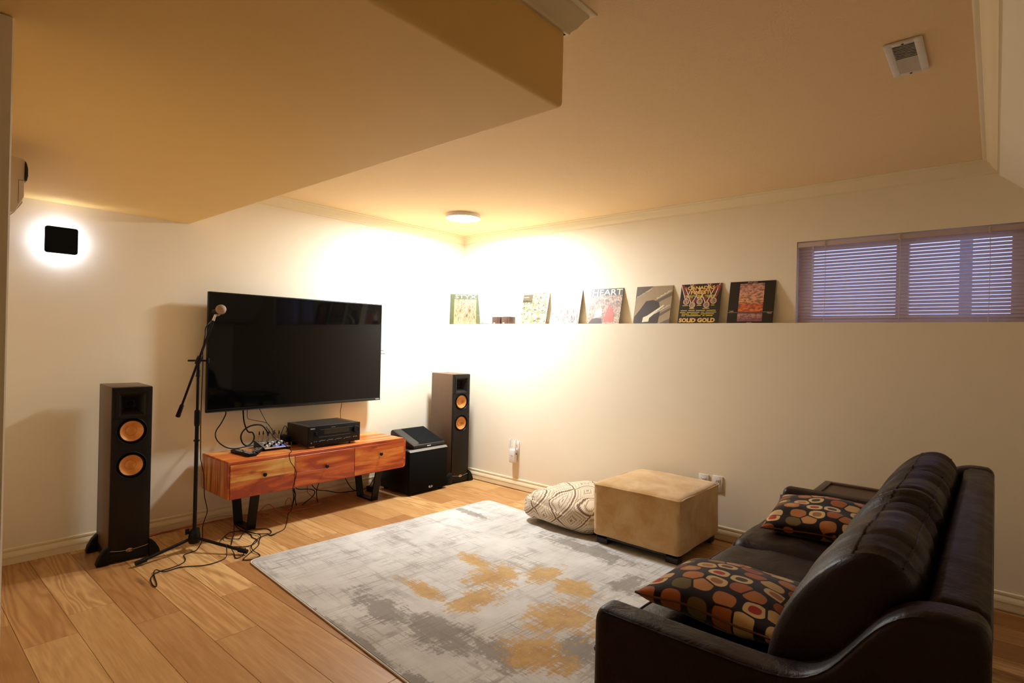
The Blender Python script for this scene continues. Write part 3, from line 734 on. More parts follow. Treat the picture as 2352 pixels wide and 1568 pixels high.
# ------------------------------------------------------------------ microphone stand
hx, hy = -2.775, -.500
ms = thing('microphone_stand', 'black tripod microphone stand with boom arm before the television', 'microphone stand', (hx, hy, 0))
part('hub', MB().lathe([(0, .045), (.030, .045), (.034, .055), (.034, .085), (.028, .115), (.020, .130), (0, .130)], 24, Matrix.Translation((hx, hy, 0))), 'black_satin', ms)
part('hub_knob', MB().box(hx-.054, hx-.030, hy-.004, hy+.004, .105, .140, .003), 'black_satin', ms)
for ang, LL in ((-171.5, .312), (-59, .345), (67, .33)):
    c, s = math.cos(R(ang)), math.sin(R(ang)); e = (hx+LL*c, hy+LL*s, .022)
    lg = part('leg', MB().cyl((hx+.02*c, hy+.02*s, .075), e, .0095, n=12), 'black_metal', ms)
    d = Vector((c, s, -.14))
    part('foot', MB().cyl(Vector(e)-d*.035, Vector(e)+d*.022, .0145, .0135, n=14), 'black_rubber', lg)
part('lower_pole', MB().cyl((hx, hy, .12), (hx, hy, .80), .0115, n=14), 'black_metal', ms)
part('upper_pole', MB().cyl((hx, hy, .78), (hx, hy, 1.165), .0085, n=14), 'black_metal', ms)
part('height_clutch', MB().lathe([(0, .775), (.014, .775), (.0165, .79), (.0165, .865), (.014, .875), (0, .875)], 18, Matrix.Translation((hx, hy, 0))), 'black_rubber', ms)
part('pole_collar', MB().lathe([(0, .68), (.017, .68), (.017, .69), (0, .69)], 18, Matrix.Translation((hx, hy, 0))), 'black_satin', ms)
part('top_collar', MB().lathe([(0, 1.085), (.015, 1.085), (.011, 1.10), (.011, 1.125), (0, 1.125)], 18, Matrix.Translation((hx, hy, 0))), 'black_satin', ms)
pv = Vector((hx, hy, 1.185)); lo = Vector((-2.818, -.30, .819)); dr = (pv-lo).normalized()
up = pv+dr*.30
part('boom_arm', MB().cyl(lo+dr*.05, up, .0072, n=12), 'black_metal', ms)
part('counterweight', MB().cyl(lo, lo+dr*.085, .0145, .012, n=14), 'black_rubber', ms)
part('boom_clutch', MB().cyl(pv-dr*.022, pv+dr*.028, .016, n=14), 'black_satin', ms)
part('pivot_bolt', MB().cyl(pv-_r*.065, pv+_r*.05, .006, n=10), 'black_metal', ms)
part('wing_knob', MB().box(-.004, .004, -.010, .010, -.016, .016, .002, M=Matrix.Translation(pv+_r*.058) @ Matrix.Rotation(R(20), 4, 'Z')), 'black_satin', ms)
part('clip_joint', MB().cyl(up-dr*.01, up+dr*.03, .009, .007, n=12), 'chrome', ms)
part('mic_clip', MB().lathe([(.0145, 0), (.0165, .045)], 18, Matrix.Translation(up+dr*.045-Vector((.018, 0, 0))) @ Vector((.45, -.80, .16)).to_track_quat('Z', 'Y').to_matrix().to_4x4()), 'black_satin', ms)
ma = (_r*.50+_u*.15-_f*.75).normalized(); mh = up+dr*.046+ma*.045+_r*.018
mc_ = thing('microphone', 'handheld vocal microphone with round grille clipped to the boom', 'microphone', mh)
Q = Matrix.Translation(mh) @ ma.to_track_quat('Z', 'Y').to_matrix().to_4x4()
part('handle', MB().lathe([(0, -.115), (.010, -.115), (.0115, -.10), (.0165, .0), (.019, .012), (0, .012)], 24, Q), 'mic_grey', mc_)
part('grille', MB().lathe([(.0195, .010), (.0255, .022), (.0285, .036), (.0275, .048), (.021, .059), (.010, .065), (0, .066)], 32, Q), 'mic_grille', mc_)
part('grille_band', MB().lathe([(.0285, .031), (.0296, .034), (.0296, .038), (.0285, .041)], 32, Q), 'grey_plastic', mc_)
part('connector', MB().lathe([(0, -.150), (.008, -.150), (.0095, -.115), (0, -.115)], 16, Q), 'chrome', mc_)

# ------------------------------------------------------------------ record sleeves on the ledge
plain('sleeve_green', (.075, .078, .020), .4); plain('sleeve_cream', (.80, .76, .70), .4); plain('sleeve_dark', (.022, .014, .010), .35)
plain('sleeve_black', (.010, .008, .007), .35); plain('sleeve_tan', (.36, .25, .13), .4); plain('sleeve_edge', (.72, .62, .48), .6)
plain('ink_cream', (.78, .70, .48), .4); plain('ink_red', (.50, .10, .05), .4); plain('ink_gold', (.78, .45, .09), .4); plain('ink_yellow', (.80, .62, .10), .4)
plain('ink_maroon', (.22, .03, .02), .4); plain('ink_peach', (.72, .42, .24), .4); plain('ink_brown', (.055, .035, .022), .4); plain('ink_grey', (.13, .095, .065), .4); plain('ink_olive', (.085, .06, .022), .4)
S = .314; H2 = S/2; TH = math.asin(.068/S)
def sleeve(label, yc, mat, edge='sleeve_edge', loc=None, rot=None):
    t = thing('record_sleeve', label, 'record sleeve', loc or (-.0725, yc, ZL), rot or (-TH, 0, R(-90)), 'record sleeves standing along the ledge')
    part('cover', MB().box(-H2, H2, 0, .0035, 0, S, .0006, 1), mat, t, False, smooth=0)
    part('cover_edge', MB().box(-H2+.001, H2-.001, .0008, .0038, .001, S+.0006), edge, t, False, smooth=0)
    return t
def ink(t, name, mat, fill, y=-.0004):
    mb = MB(); fill(mb, y); part(name, mb, mat, t, False, smooth=0)
def rect(x0, x1, z0, z1): return lambda mb, y: mb.flat([(x0, z0), (x1, z0), (x1, z1), (x0, z1)], y)
def letters(t, s, x0, x1, z0, z1, mat, y=-.0012, bold=.02, slant=0, rise=0): part('lettering', text_mesh(s, x0, x1, z0, z1, y, mat, bold, slant, rise), None, t, False)

a = sleeve('olive green record sleeve standing across the ledge corner', 0, 'sleeve_green', loc=(-.105, -.140, ZL), rot=(-R(5), 0, R(-49.2)))
ink(a, 'picture', 'print_gold_forest', rect(-.115, .112, .002, .262)); letters(a, 'STYX', -.108, .112, .272, .306, 'ink_cream', bold=.0)
for x in (-.112, .100): ink(a, 'border_strip', 'ink_gold', rect(x, x+.008, .01, .262), -.0008)
a = sleeve('record sleeve with mottled leaf print, first right of the small black boxes', -.996, 'sleeve_cream')
ink(a, 'picture', 'print_leaf', rect(-.15, .15, .004, .235)); ink(a, 'title_panel', 'ink_olive', rect(-.153, -.035, .215, .290))
ink(a, 'picture_corner', 'print_leaf', rect(-.03, .15, .235, .310)); ink(a, 'red_script', 'ink_red', lambda mb, y: [mb.flat([(-.148+k*.013, .290), (-.139+k*.013, .290), (-.135+k*.013, .300+.007*((k*5) % 3 == 0)), (-.144+k*.013, .300+.007*((k*5) % 3 == 0))], y) for k in range(9)], -.0012); ink(a, 'subtitle', 'ink_cream', rect(-.140, -.085, .262, .268), -.0012)
a = sleeve('pale frosty white record sleeve between leaf print and garden print', -1.357, 'sleeve_cream', 'ink_brown')
ink(a, 'picture', 'print_frost', rect(-.154, .154, .003, .215))
a = sleeve('record sleeve with red and green garden print and wide cream lettering', -1.765, 'ink_brown')
ink(a, 'picture', 'print_garden', rect(-.154, .154, .003, .252)); letters(a, 'HEART', -.140, .150, .255, .306, 'ink_cream', bold=.012)
ink(a, 'red_shape', 'ink_red', lambda mb, y: mb.flat([(.0, .02), (.10, .02), (.085, .13), (.04, .17), (.02, .12)], y), -.0010)
ink(a, 'pale_shape', 'ink_cream', lambda mb, y: mb.flat([(-.10, .05), (-.03, .07), (-.02, .11), (-.06, .15), (-.09, .10)], y), -.0010)
ink(a, 'dark_shape', 'ink_brown', lambda mb, y: mb.flat([(-.15, .005), (-.01, .005), (-.02, .05), (-.10, .06)], y), -.0009)
a = sleeve('tan record sleeve with a dark shape and slanting stripes', -2.203, 'sleeve_tan')
ink(a, 'slant_stripe', 'ink_grey', lambda mb, y: mb.flat([(-.157, .215), (-.157, .314), (-.01, .314)], y))
ink(a, 'slant_stripe', 'ink_grey', lambda mb, y: mb.flat([(.02, .19), (.157, .262), (.157, .232), (.02, .165)], y))
ink(a, 'slant_stripe', 'ink_grey', lambda mb, y: mb.flat([(.05, .075), (.157, .135), (.157, .115), (.05, .05)], y))
ink(a, 'slant_stripe', 'ink_grey', lambda mb, y: mb.flat([(.06, .0), (.157, .045), (.157, .0)], y))
ink(a, 'dark_shape', 'ink_brown', lambda mb, y: mb.flat([(-.15, 0), (.06, 0), (.07, .12), (.05, .18), (0, .20), (-.06, .19), (-.10, .13), (-.15, .06)], y), -.0008)
ink(a, 'pale_bar', 'ink_cream', lambda mb, y: mb.flat([(-.075, .015), (-.02, .02), (-.015, .05), (.10, .15), (.095, .158), (-.035, .07), (-.07, .055)], y), -.0012)
letters(a, 'Stevie Ray Vaughan', -.148, -.020, .214, .230, 'ink_cream', rise=.072); ink(a, 'pale_script', 'ink_cream', lambda mb, y: [mb.flat([(x, z), (x+.006, z), (x+.008, z+.010+.006*(k % 3 == 0)), (x+.002, z+.010+.006*(k % 3 == 0))], y) for q0 in (.205, .085) for k in range(12) for x, z in [(.03+k*.0098, q0+k*.0055)]], -.0012)
a = sleeve('black record sleeve with gold block lettering and red ribbons', -2.585, 'sleeve_dark')
for cx_, cz_, dx in ((-.105, .185, -.09), (-.105, .185, .05), (.0, .185, -.08), (.0, .185, .08), (.105, .185, .10), (.105, .185, -.05), (-.055, .155, -.06), (-.055, .155, .06), (.055, .155, -.06), (.055, .155, .06)):
    top = min(.312, cz_+.13); e = cx_+dx*(top-cz_)/.13; e = max(-.15, min(.15, e))
    ink(a, 'ribbon', 'ink_maroon', lambda mb, y: mb.flat([(cx_-.010, cz_), (cx_+.014, cz_), (e+.014, top), (e-.010, top)], y), -.0004)
    ink(a, 'ribbon_edge', 'ink_cream', lambda mb, y: mb.flat([(cx_-.010, cz_), (cx_-.004, cz_), (e-.004, top), (e-.010, top)], y), -.0006)
for cx_, cz_ in ((-.105, .175), (-.055, .148), (.0, .175), (.055, .148), (.105, .178)):
    ink(a, 'medal', 'ink_peach', lambda mb, y: mb.disc(cx_, cz_, .024, y), -.0008); ink(a, 'medal_picture', 'print_garden', lambda mb, y: mb.disc(cx_, cz_, .018, y), -.0011)
ink(a, 'red_dot', 'ink_red', lambda mb, y: mb.disc(.128, .288, .014, y), -.0010); ink(a, 'red_dot', 'ink_red', rect(-.128, -.112, .280, .292), -.0010)
letters(a, 'CANADAS', -.105, .108, .268, .297, 'ink_gold', bold=.045); letters(a, 'FINEST', -.075, .075, .232, .262, 'ink_gold', bold=.045)
letters(a, '20', -.022, .022, .203, .226, 'ink_yellow', bold=.03); letters(a, 'ORIGINAL', -.125, -.035, .215, .226, 'ink_yellow'); letters(a, 'HITS', -.095, -.055, .203, .213, 'ink_yellow')
letters(a, 'ORIGINAL', .035, .125, .215, .226, 'ink_yellow'); letters(a, 'STARS', .05, .105, .203, .213, 'ink_yellow'); letters(a, 'SOLID GOLD', -.147, .132, .012, .046, 'ink_gold', bold=.05)
ink(a, 'name_lines', 'ink_yellow', lambda mb, y: [mb.flat([(x0_, z), (x1_, z), (x1_, z+.0045), (x0_, z+.0045)], y) for z, spans in ((.102, ((-.14, -.09), (-.08, -.03), (-.02, .05), (.06, .13))), (.088, ((-.145, -.10), (-.09, .01), (.02, .045), (.055, .135))), (.075, ((-.13, -.07), (-.06, .0), (.02, .12))), (.062, ((-.13, -.10), (-.09, .02), (.035, .05), (.06, .11))), (.142, ((-.13, -.085), (-.018, .018), (.09, .115))), (.118, ((-.075, -.035), (.03, .08)))) for x0_, x1_ in spans], -.001)
a = sleeve('black record sleeve with a tall orange sunset panel beside the window', -2.960, 'sleeve_black', 'sleeve_black')
ink(a, 'picture', 'print_sunset', rect(-.085, .085, .018, .298)); letters(a, 'SPLIT ENZ', -.033, .035, .302, .311, 'ink_peach'); letters(a, 'TIME', -.145, -.115, .088, .097, 'ink_peach'); letters(a, 'TIDE', .115, .145, .072, .081, 'ink_peach'); letters(a, 'AND', -.018, .018, .003, .011, 'ink_peach')
ink(a, 'thin_line', 'ink_cream', rect(-.154, -.088, .083, .0845), -.0008); ink(a, 'thin_line', 'ink_cream', rect(.088, .154, .084, .0855), -.0008)

def cube_speaker(label, yc):
    t = thing('desktop_box', label, 'small box', (-.09, yc, ZL), (0, 0, R(-90)), 'small dark boxes on the ledge')
    part('housing', MB().box(-.052, .052, -.045, .045, 0, .074, .006), 'ledge_box', t, False)
    part('front_grille', MB().box(-.048, .030, -.0475, -.044, .003, .071, .003), 'ledge_box', t, False)
    part('label_mark', MB().box(-.030, -.010, -.0482, -.0474, .010, .015), 'print_white', t, False, smooth=0)
plain('ledge_box', (.055, .026, .016), .4)
cube_speaker('small dark box on the ledge nearer the green sleeve', -.600); cube_speaker('small dark box on the ledge nearer the leaf print sleeve', -.722)

# ------------------------------------------------------------------ cables
def cord(name, pts, r, mat, label, cat='cable', sub=6, n=8, fixwall=True):
    if fixwall: pts = [(x, min(y, -.022-r), max(z, r)) for x, y, z in pts]
    return solo(name, MB().tube(pts, r, n, sub=sub), mat, label, cat, smooth=60)
cord('video_cable', [(-2.428, -.07, .80), (-2.428, -.07, .773), (-2.465, -.09, .716), (-2.50, -.10, .671), (-2.513, -.12, .631), (-2.497, -.14, .589), (-2.458, -.17, .554), (-2.402, -.18, .539), (-2.334, -.18, .543), (-2.262, -.17, .545)], .0042, 'black_rubber', 'thick black cable looping left from television to mixer')
cord('video_cable', [(-2.305, -.07, .82), (-2.305, -.09, .723), (-2.289, -.1, .658), (-2.274, -.11, .635), (-2.253, -.12, .631), (-2.244, -.13, .599), (-2.26, -.14, .564), (-2.302, -.15, .544), (-2.334, -.15, .564), (-2.346, -.14, .612), (-2.321, -.13, .656), (-2.265, -.13, .685), (-2.198, -.14, .683), (-2.167, -.16, .643), (-2.158, -.17, .604)], .0055, 'black_rubber', 'thickest black cable curling in a round loop below television')
cord('audio_cable', [(-2.273, -.07, .81), (-2.276, -.08, .742), (-2.258, -.09, .725), (-2.197, -.1, .708), (-2.149, -.12, .692), (-2.125, -.14, .656), (-2.111, -.17, .60)], .0022, 'black_rubber', 'thin black cable bending sideways below television to the plugs')
cord('audio_cable', [(-2.192, -.07, .815), (-2.14, -.1, .696), (-2.111, -.14, .641), (-2.087, -.17, .60)], .0022, 'black_rubber', 'thin straight black cable slanting from television down to the mixer')
cord('antenna_wire', [(-1.456, -.05, .84), (-1.467, -.05, .765), (-1.474, -.05, .71), (-1.472, -.06, .62)], .0022, 'black_rubber', 'short black wire hanging from television behind the receiver')
cord('microphone_cable', [(-2.157, -.13, .665), (-2.150, -.18, .632), (-2.140, -.24, .590), (-2.105, -.34, .545), (-2.110, -.43, .520), (-2.152, -.480, .512), (-2.145, -.484, .460), (-2.118, -.486, .416), (-2.098, -.486, .372), (-2.108, -.486, .312), (-2.122, -.486, .262), (-2.07, -.40, .17), (-2.03, -.30, .05), (-2.024, -.243, .006), (-2.115, -.399, .004), (-2.205, -.536, .004), (-2.278, -.576, .004), (-2.335, -.593, .004)], .0026, 'black_rubber', 'thin black cable draped over the front of the console drawers')
cord('adapter_cord', [(-2.06, -.17, .60), (-2.02, -.15, .66), (-1.985, -.12, .63), (-1.975, -.09, .60)], .003, 'black_rubber', 'short black lead arching between mixer and receiver')
pb = solo('power_adapter', MB().box(-2.03, -1.975, -.17, -.06, TOP, TOP+.075, .006), 'black_satin', 'black power adapter tucked between mixer and receiver', 'adapter')
cord('speaker_wire', [(-3.05, -.055, .004), (-2.92, -.05, .004), (-2.862, -.045, .004), (-2.799, -.03, .004), (-2.724, -.03, .004), (-2.587, -.03, .004), (-2.427, -.03, .004), (-2.298, -.03, .004), (-2.187, -.07, .008), (-2.16, -.09, .035), (-2.142, -.1, .055), (-2.111, -.1, .065), (-2.08, -.1, .045), (-2.05, -.13, .005), (-2.032, -.178, .005), (-1.951, -.197, .005), (-1.804, -.214, .005)], .0034, 'copper_wire', 'reddish speaker wire running along the left baseboard under the console')
cord('speaker_wire', [(-3.05, -.045, .012), (-2.92, -.040, .012), (-2.84, -.038, .012), (-2.736, -.036, .012), (-2.575, -.034, .024), (-2.439, -.03, .030), (-2.356, -.03, .020), (-2.258, -.034, .010)], .003, 'pink_wire', 'pale pink wire twisted above the reddish one at the baseboard')
cord('speaker_wire', [(-1.834, -.168, .005), (-1.877, -.126, .005), (-1.9, -.1, .011), (-1.99, -.143, .005), (-1.979, -.1, .012), (-1.966, -.1, .066), (-1.945, -.1, .082), (-1.926, -.1, .065), (-1.918, -.1, .025), (-1.91, -.10, .006)], .003, 'copper_wire', 'copper wire rising in a hoop under the console middle')
cord('speaker_wire', [(-1.792, -.1, .254), (-1.792, -.1, .161), (-1.791, -.1, .105), (-1.767, -.1, .072), (-1.712, -.1, .029), (-1.703, -.146, .005), (-1.73, -.171, .005), (-1.80, -.170, .005)], .0032, 'copper_wire', 'copper wire dropping from the console beneath its middle drawer')
cord('speaker_wire', [(-2.199, -.069, .004), (-2.131, -.136, .004), (-2.144, -.184, .004), (-2.194, -.22, .004), (-2.236, -.15, .004)], .003, 'copper_wire', 'copper wire bight beside the left console leg')
cord('speaker_wire', [(-1.712, -.06, .008), (-1.626, -.06, .010), (-1.541, -.05, .010), (-1.437, -.05, .012), (-1.346, -.05, .010), (-1.2, -.05, .006)], .003, 'copper_wire', 'copper wire running right along the baseboard under the console')
for nm, pts, lb in (
    ('hanging_cable', [(-1.935, -.14, .254), (-1.935, -.14, .163), (-1.924, -.14, .124), (-1.926, -.14, .066), (-1.943, -.14, .02)], 'black cord hanging below the console, left one of the close pair'),
    ('hanging_cable', [(-1.926, -.13, .254), (-1.922, -.13, .16), (-1.907, -.13, .108), (-1.91, -.13, .074), (-1.898, -.13, .02)], 'black cord hanging below the console, right one of the close pair'),
    ('hanging_cable', [(-1.907, -.12, .254), (-1.905, -.12, .17), (-1.877, -.12, .142), (-1.776, -.12, .123), (-1.737, -.12, .095), (-1.759, -.12, .057), (-1.808, -.12, .031), (-1.848, -.12, .008)], 'black cord bending back in a hook under the console'),
    ('hanging_cable', [(-1.77, -.08, .254), (-1.751, -.08, .164), (-1.715, -.08, .112), (-1.683, -.08, .091), (-1.591, -.08, .067), (-1.496, -.08, .035), (-1.372, -.08, .023), (-1.28, -.10, .02)], 'long black cord sagging toward the right console leg'),
    ('hanging_cable', [(-1.705, -.14, .254), (-1.712, -.14, .179), (-1.73, -.14, .119), (-1.733, -.14, .077), (-1.72, -.14, .01)], 'single black cord dropping straight under the middle drawer'),
    ('hanging_cable', [(-1.50, -.10, .254), (-1.453, -.1, .168), (-1.40, -.1, .08), (-1.355, -.1, .035), (-1.30, -.1, .02)], 'black cord slanting down beside the right console leg'),
    ('hanging_cable', [(-1.281, -.12, .032), (-1.223, -.12, .041), (-1.178, -.12, .087), (-1.152, -.12, .129), (-1.13, -.10, .20), (-1.12, -.02, .26)], 'black cord climbing the wall right of the console leg')):
    cord(nm, pts, .0034, 'black_rubber', lb)
pbk = solo('power_brick', MB().box(-1.225, -1.165, -.15, -.09, 0, .048, .005), 'black_satin', 'black power brick on the floor behind the right console leg', 'power brick')
cord('microphone_lead', [(mh.x-ma.x*.15, mh.y-ma.y*.15, mh.z-ma.z*.15), (-2.80, -.68, 1.40), (-2.785, -.62, 1.34), (-2.775, -.565, 1.25), (-2.758, -.525, 1.15), (-2.758, -.518, 1.0), (-2.760, -.518, .80), (-2.757, -.52, .60), (-2.753, -.52, .551), (-2.736, -.52, .466), (-2.732, -.52, .397), (-2.728, -.52, .328), (-2.71, -.52, .236), (-2.725, -.525, .186), (-2.737, -.525, .140), (-2.740, -.530, .06), (-2.770, -.535, .010), (-2.803, -.54, .004), (-2.853, -.56, .004), (-2.872, -.638, .004), (-2.905, -.688, .004), (-2.976, -.715, .004), (-3.036, -.723, .004), (-3.075, -.751, .004), (-3.103, -.804, .004), (-3.118, -.883, .004), (-3.116, -.924, .004), (-3.101, -.894, .004), (-3.078, -.781, .004), (-3.06, -.715, .009), (-3.044, -.698, .009), (-3.037, -.731, .010), (-3.013, -.747, .004), (-2.931, -.743, .004), (-2.833, -.808, .004), (-2.759, -.81, .004), (-2.702, -.783, .004), (-2.680, -.750, .020), (-2.668, -.715, .058), (-2.640, -.705, .030), (-2.635, -.74, .006), (-2.66, -.83, .004), (-2.62, -.82, .004), (-2.593, -.790, .010), (-2.590, -.80, .040)], .0028, 'black_rubber', 'black cable running from microphone down the stand onto the floor')
cord('coiled_cable', [(-2.602, -.612, .004), (-2.546, -.679, .004), (-2.492, -.68, .004), (-2.439, -.633, .004), (-2.43, -.595, .004), (-2.433, -.545, .004), (-2.417, -.477, .004), (-2.425, -.319, .006), (-2.426, -.253, .02), (-2.492, -.402, .012), (-2.585, -.585, .004)], .0028, 'black_rubber', 'black cable bight on the floor nearest the tripod leg')
cord('coiled_cable', [(-2.616, -.487, .009), (-2.553, -.412, .009), (-2.495, -.362, .009), (-2.427, -.406, .009), (-2.396, -.487, .009), (-2.388, -.567, .009), (-2.442, -.664, .009), (-2.469, -.715, .004), (-2.539, -.784, .004), (-2.61, -.849, .004), (-2.64, -.886, .004), (-2.61, -.915, .004), (-2.549, -.90, .004), (-2.535, -.859, .004), (-2.541, -.802, .009), (-2.513, -.714, .010), (-2.432, -.617, .010), (-2.341, -.567, .004), (-2.328, -.604, .004), (-2.284, -.587, .008)], .0028, 'black_rubber', 'black cable snaking toward the rug corner')
cord('coiled_cable', [(-2.557, -.421, .015), (-2.571, -.477, .015), (-2.537, -.522, .012), (-2.503, -.522, .010), (-2.448, -.447, .015), (-2.399, -.396, .012), (-2.332, -.42, .006), (-2.288, -.457, .004), (-2.294, -.527, .004), (-2.329, -.567, .009), (-2.391, -.528, .012), (-2.426, -.456, .016), (-2.446, -.38, .012)], .0028, 'black_rubber', 'black cable loops piled before the left console leg')
cord('ledge_wire', [(-.205, -.559, 1.649), (-.205, -.473, 1.603), (-.203, -.42, 1.60), (-.2, -.373, 1.566), (-.2, -.386, 1.531), (-.205, -.435, 1.501), (-.205, -.482, 1.503), (-.19, -.505, 1.521), (-.16, -.56, 1.518), (-.13, -.60, 1.518)], .0018, 'grey_plastic', 'thin dark wire loop curling off the ledge by the green sleeve', fixwall=False)
cord('ledge_wire', [(-.17, -.40, 1.519), (-.15, -.44, 1.521), (-.155, -.48, 1.519), (-.13, -.52, 1.521), (-.12, -.548, 1.522)], .004, 'ledge_box', 'thick dark lead lying flat beside the small ledge boxes', fixwall=False)

# ------------------------------------------------------------------ rug
ra = R(-3.86)
def slab(u0, u1, v0, v1, r, z0, z1, bev):
    p = rrect(u0, u1, -v1, -v0, r, 6); mb = MB(); mb.prism(p, 'z', z0, z1)
    if bev:
        es = [e for e in mb.bm.edges if all(abs(v.co.z-z1) < 1e-6 for v in e.verts)]
        bmesh.ops.bevel(mb.bm, geom=es, offset=bev, segments=2, profile=.5, affect='EDGES')
    return mb
rg = thing('area_rug', 'large pale grey area rug with ochre and charcoal brushstrokes', 'rug', (-2.629, -.926, 0), (0, 0, ra))
part('pile', slab(.004, 1.951, .004, 2.90, .05, .001, .012, .004), 'rug_pile', rg, False)
bdr = MB().tube([(x, y, .0060) for x, y in rrect(.001, 1.954, -2.903, -.001, .052, 6)], .0042, 8, closed=True, sub=1)
part('bound_edge', bdr, 'rug_binding', rg, False) if plain('rug_binding', (.76, .68, .58), .9) else None
RUG = .0122

# ------------------------------------------------------------------ upholstery helpers
def rbox(h, r, cuts=12, crown=0.0, wrinkle=0.0, wscale=6.0, stretch=(1, 1, 1), seed=0, sag=0.0, side=0.0):
    mb = MB(); bmesh.ops.create_cube(mb.bm, size=2)
    bmesh.ops.subdivide_edges(mb.bm, edges=mb.bm.edges[:], cuts=cuts, use_grid_fill=True)
    hv = Vector(h)
    for v in mb.bm.verts:
        a, b, c = v.co
        # crowd points to the edges so that the rounding is smooth
        w_ = [math.copysign(abs(q)**.75, q) for q in (a, b, c)]
        p = Vector((w_[0]*hv.x, w_[1]*hv.y, w_[2]*hv.z))
        q = Vector((max(-hv.x+r, min(hv.x-r, p.x)), max(-hv.y+r, min(hv.y-r, p.y)), max(-hv.z+r, min(hv.z-r, p.z))))
        d = p-q
        if d.length > 1e-7: p = q+d.normalized()*r
        fx, fy, fz = 1-(p.x/hv.x)**2, 1-(p.y/hv.y)**2, 1-(p.z/hv.z)**2
        if c > 0: p.z += crown*max(0, fx)**.6*max(0, fy)**.6*(max(0, p.z)/hv.z)
        if side:
            p.x += side*max(0, fy)*max(0, fz)*(p.x/hv.x); p.y += side*max(0, fx)*max(0, fz)*(p.y/hv.y)
        v.co = p
    mb.bm.normal_update()
    if wrinkle:
        for v in mb.bm.verts:
            s = Vector((v.co.x*stretch[0], v.co.y*stretch[1], v.co.z*stretch[2]))*wscale + Vector((seed*7.3, seed*3.1, 0))
            v.co += v.normal*wrinkle*(noise.noise(s)+.5*noise.noise(s*2.1))
    return mb
def rprism(prof, xa, xb, r, n=5, dens=3):
    # prism along x whose long edges are rounded by radius r; profile given in (y, z)
    N = len(prof); P = []
    for k in range(N):
        a, b = Vector(prof[k]), Vector(prof[(k+1) % N])
        for q in range(dens): P.append(a.lerp(b, q/dens))
    N = len(P); area = sum(P[k].x*P[(k+1) % N].y-P[(k+1) % N].x*P[k].y for k in range(N)); sg = 1 if area > 0 else -1
    nr = []
    for k in range(N):
        t0 = (P[k]-P[k-1]).normalized(); t1 = (P[(k+1) % N]-P[k]).normalized()
        m = Vector((-(t0.y+t1.y), t0.x+t1.x))*sg; m.normalize(); c = max(.5, abs(m.dot(Vector((-t0.y, t0.x))))); nr.append(m/c)
    mb = MB(); rows = []
    sl_ = [(xa+r*(1-math.cos(R(90*k/n))), r*(1-math.sin(R(90*k/n)))) for k in range(n+1)]
    sl_ = [(xa, r+.010)]+sl_
    sl_ += [(xa+xb-x, d) for x, d in reversed(sl_)]
    for x, d in sl_: rows.append([mb.bm.verts.new((x, P[k].x+nr[k].x*d, P[k].y+nr[k].y*d)) for k in range(N)])
    return mb, rows, N
def rounded_prism(prof, xa, xb, r):
    mb, rows, N = rprism(prof, xa, xb, r)
    for A, B in zip(rows, rows[1:]):
        for k in range(N): mb.bm.faces.new((A[k], A[(k+1) % N], B[(k+1) % N], B[k]))
    caps = [mb.bm.faces.new(rows[0]), mb.bm.faces.new(rows[-1][::-1])]; bmesh.ops.triangulate(mb.bm, faces=caps, ngon_method='EAR_CLIP'); return mb
def placed(mb, loc, rot=(0, 0, 0)):
    bmesh.ops.transform(mb.bm, matrix=Matrix.Translation(loc) @ Euler(rot).to_matrix().to_4x4(), verts=mb.bm.verts[:]); return mb

# ------------------------------------------------------------------ ottoman and floor cushion
ox0, ox1, oy0, oy1 = -.915, -.285, -2.860, -2.245
oc_ = ((ox0+ox1)/2, (oy0+oy1)/2)
ot = thing('ottoman', 'boxy tan suede ottoman on short black legs', 'ottoman', (*oc_, RUG))
part('body', placed(rbox(((ox1-ox0)/2, (oy1-oy0)/2, .176), .022, 14, .022, .006, 4.5, seed=3, side=.004), (*oc_, .238)), 'tan_suede', ot, smooth=60)
pp = []; hx_, hy_ = (ox1-ox0)/2-.004, (oy1-oy0)/2-.004
for x, y in [(ox0+.004+k*(ox1-ox0-.008)/10, oy0+.003) for k in range(10)]+[(ox1-.003, oy0+.004+k*(oy1-oy0-.008)/10) for k in range(10)]+[(ox1-.004-k*(ox1-ox0-.008)/10, oy1-.003) for k in range(10)]+[(ox0+.003, oy1-.004-k*(oy1-oy0-.008)/10) for k in range(10)]:
    pp.append((x, y, .403+.006*noise.noise(Vector((x*5, y*5, 2)))))
part('piping', MB().tube(pp, .005, 8, closed=True, sub=3), 'tan_suede', ot, smooth=60)
for x in (ox0+.055, ox1-.055):
    for y in (oy0+.06, oy1-.06):
        part('leg', MB().prism([(x-.035, y-.04), (x+.035, y-.04), (x+.035, y+.04), (x-.035, y+.04)], 'z', RUG, .066, .003), 'plinth_dark', ot)
part('base_frame', MB().box(ox0+.02, ox1-.02, oy0+.02, oy1-.02, .050, .068), 'plinth_dark', ot, smooth=0)

bg = rbox((.29, .325, .118), .112, 20, .035, .028, 4.2, (1, .8, 1.8), 5, side=.02)
for v in bg.bm.verts:
    t_ = (v.co.y+.325)/.65
    v.co.z *= 1-.30*max(0, t_-.25)**1.0
    s = v.co*7.0
    if v.co.z > -.06: v.co.z += -.022*max(0, 1-abs(v.co.z-.05-.12*v.co.y)/.022)
    v.co.z += .118
    v.co.z = max(v.co.z, .004+.02*max(0, (v.co.length-.30)))
fc = tag(link('floor_cushion', placed(bg, (0, 0, 0)).mesh('floor_cushion', 'lattice_fabric', 60)), 'slumped floor cushion with brown diamond lattice pattern beside ottoman', 'cushion')
fc.location = (-.615, -1.915, RUG-.004); fc.rotation_euler = (0, 0, R(2))

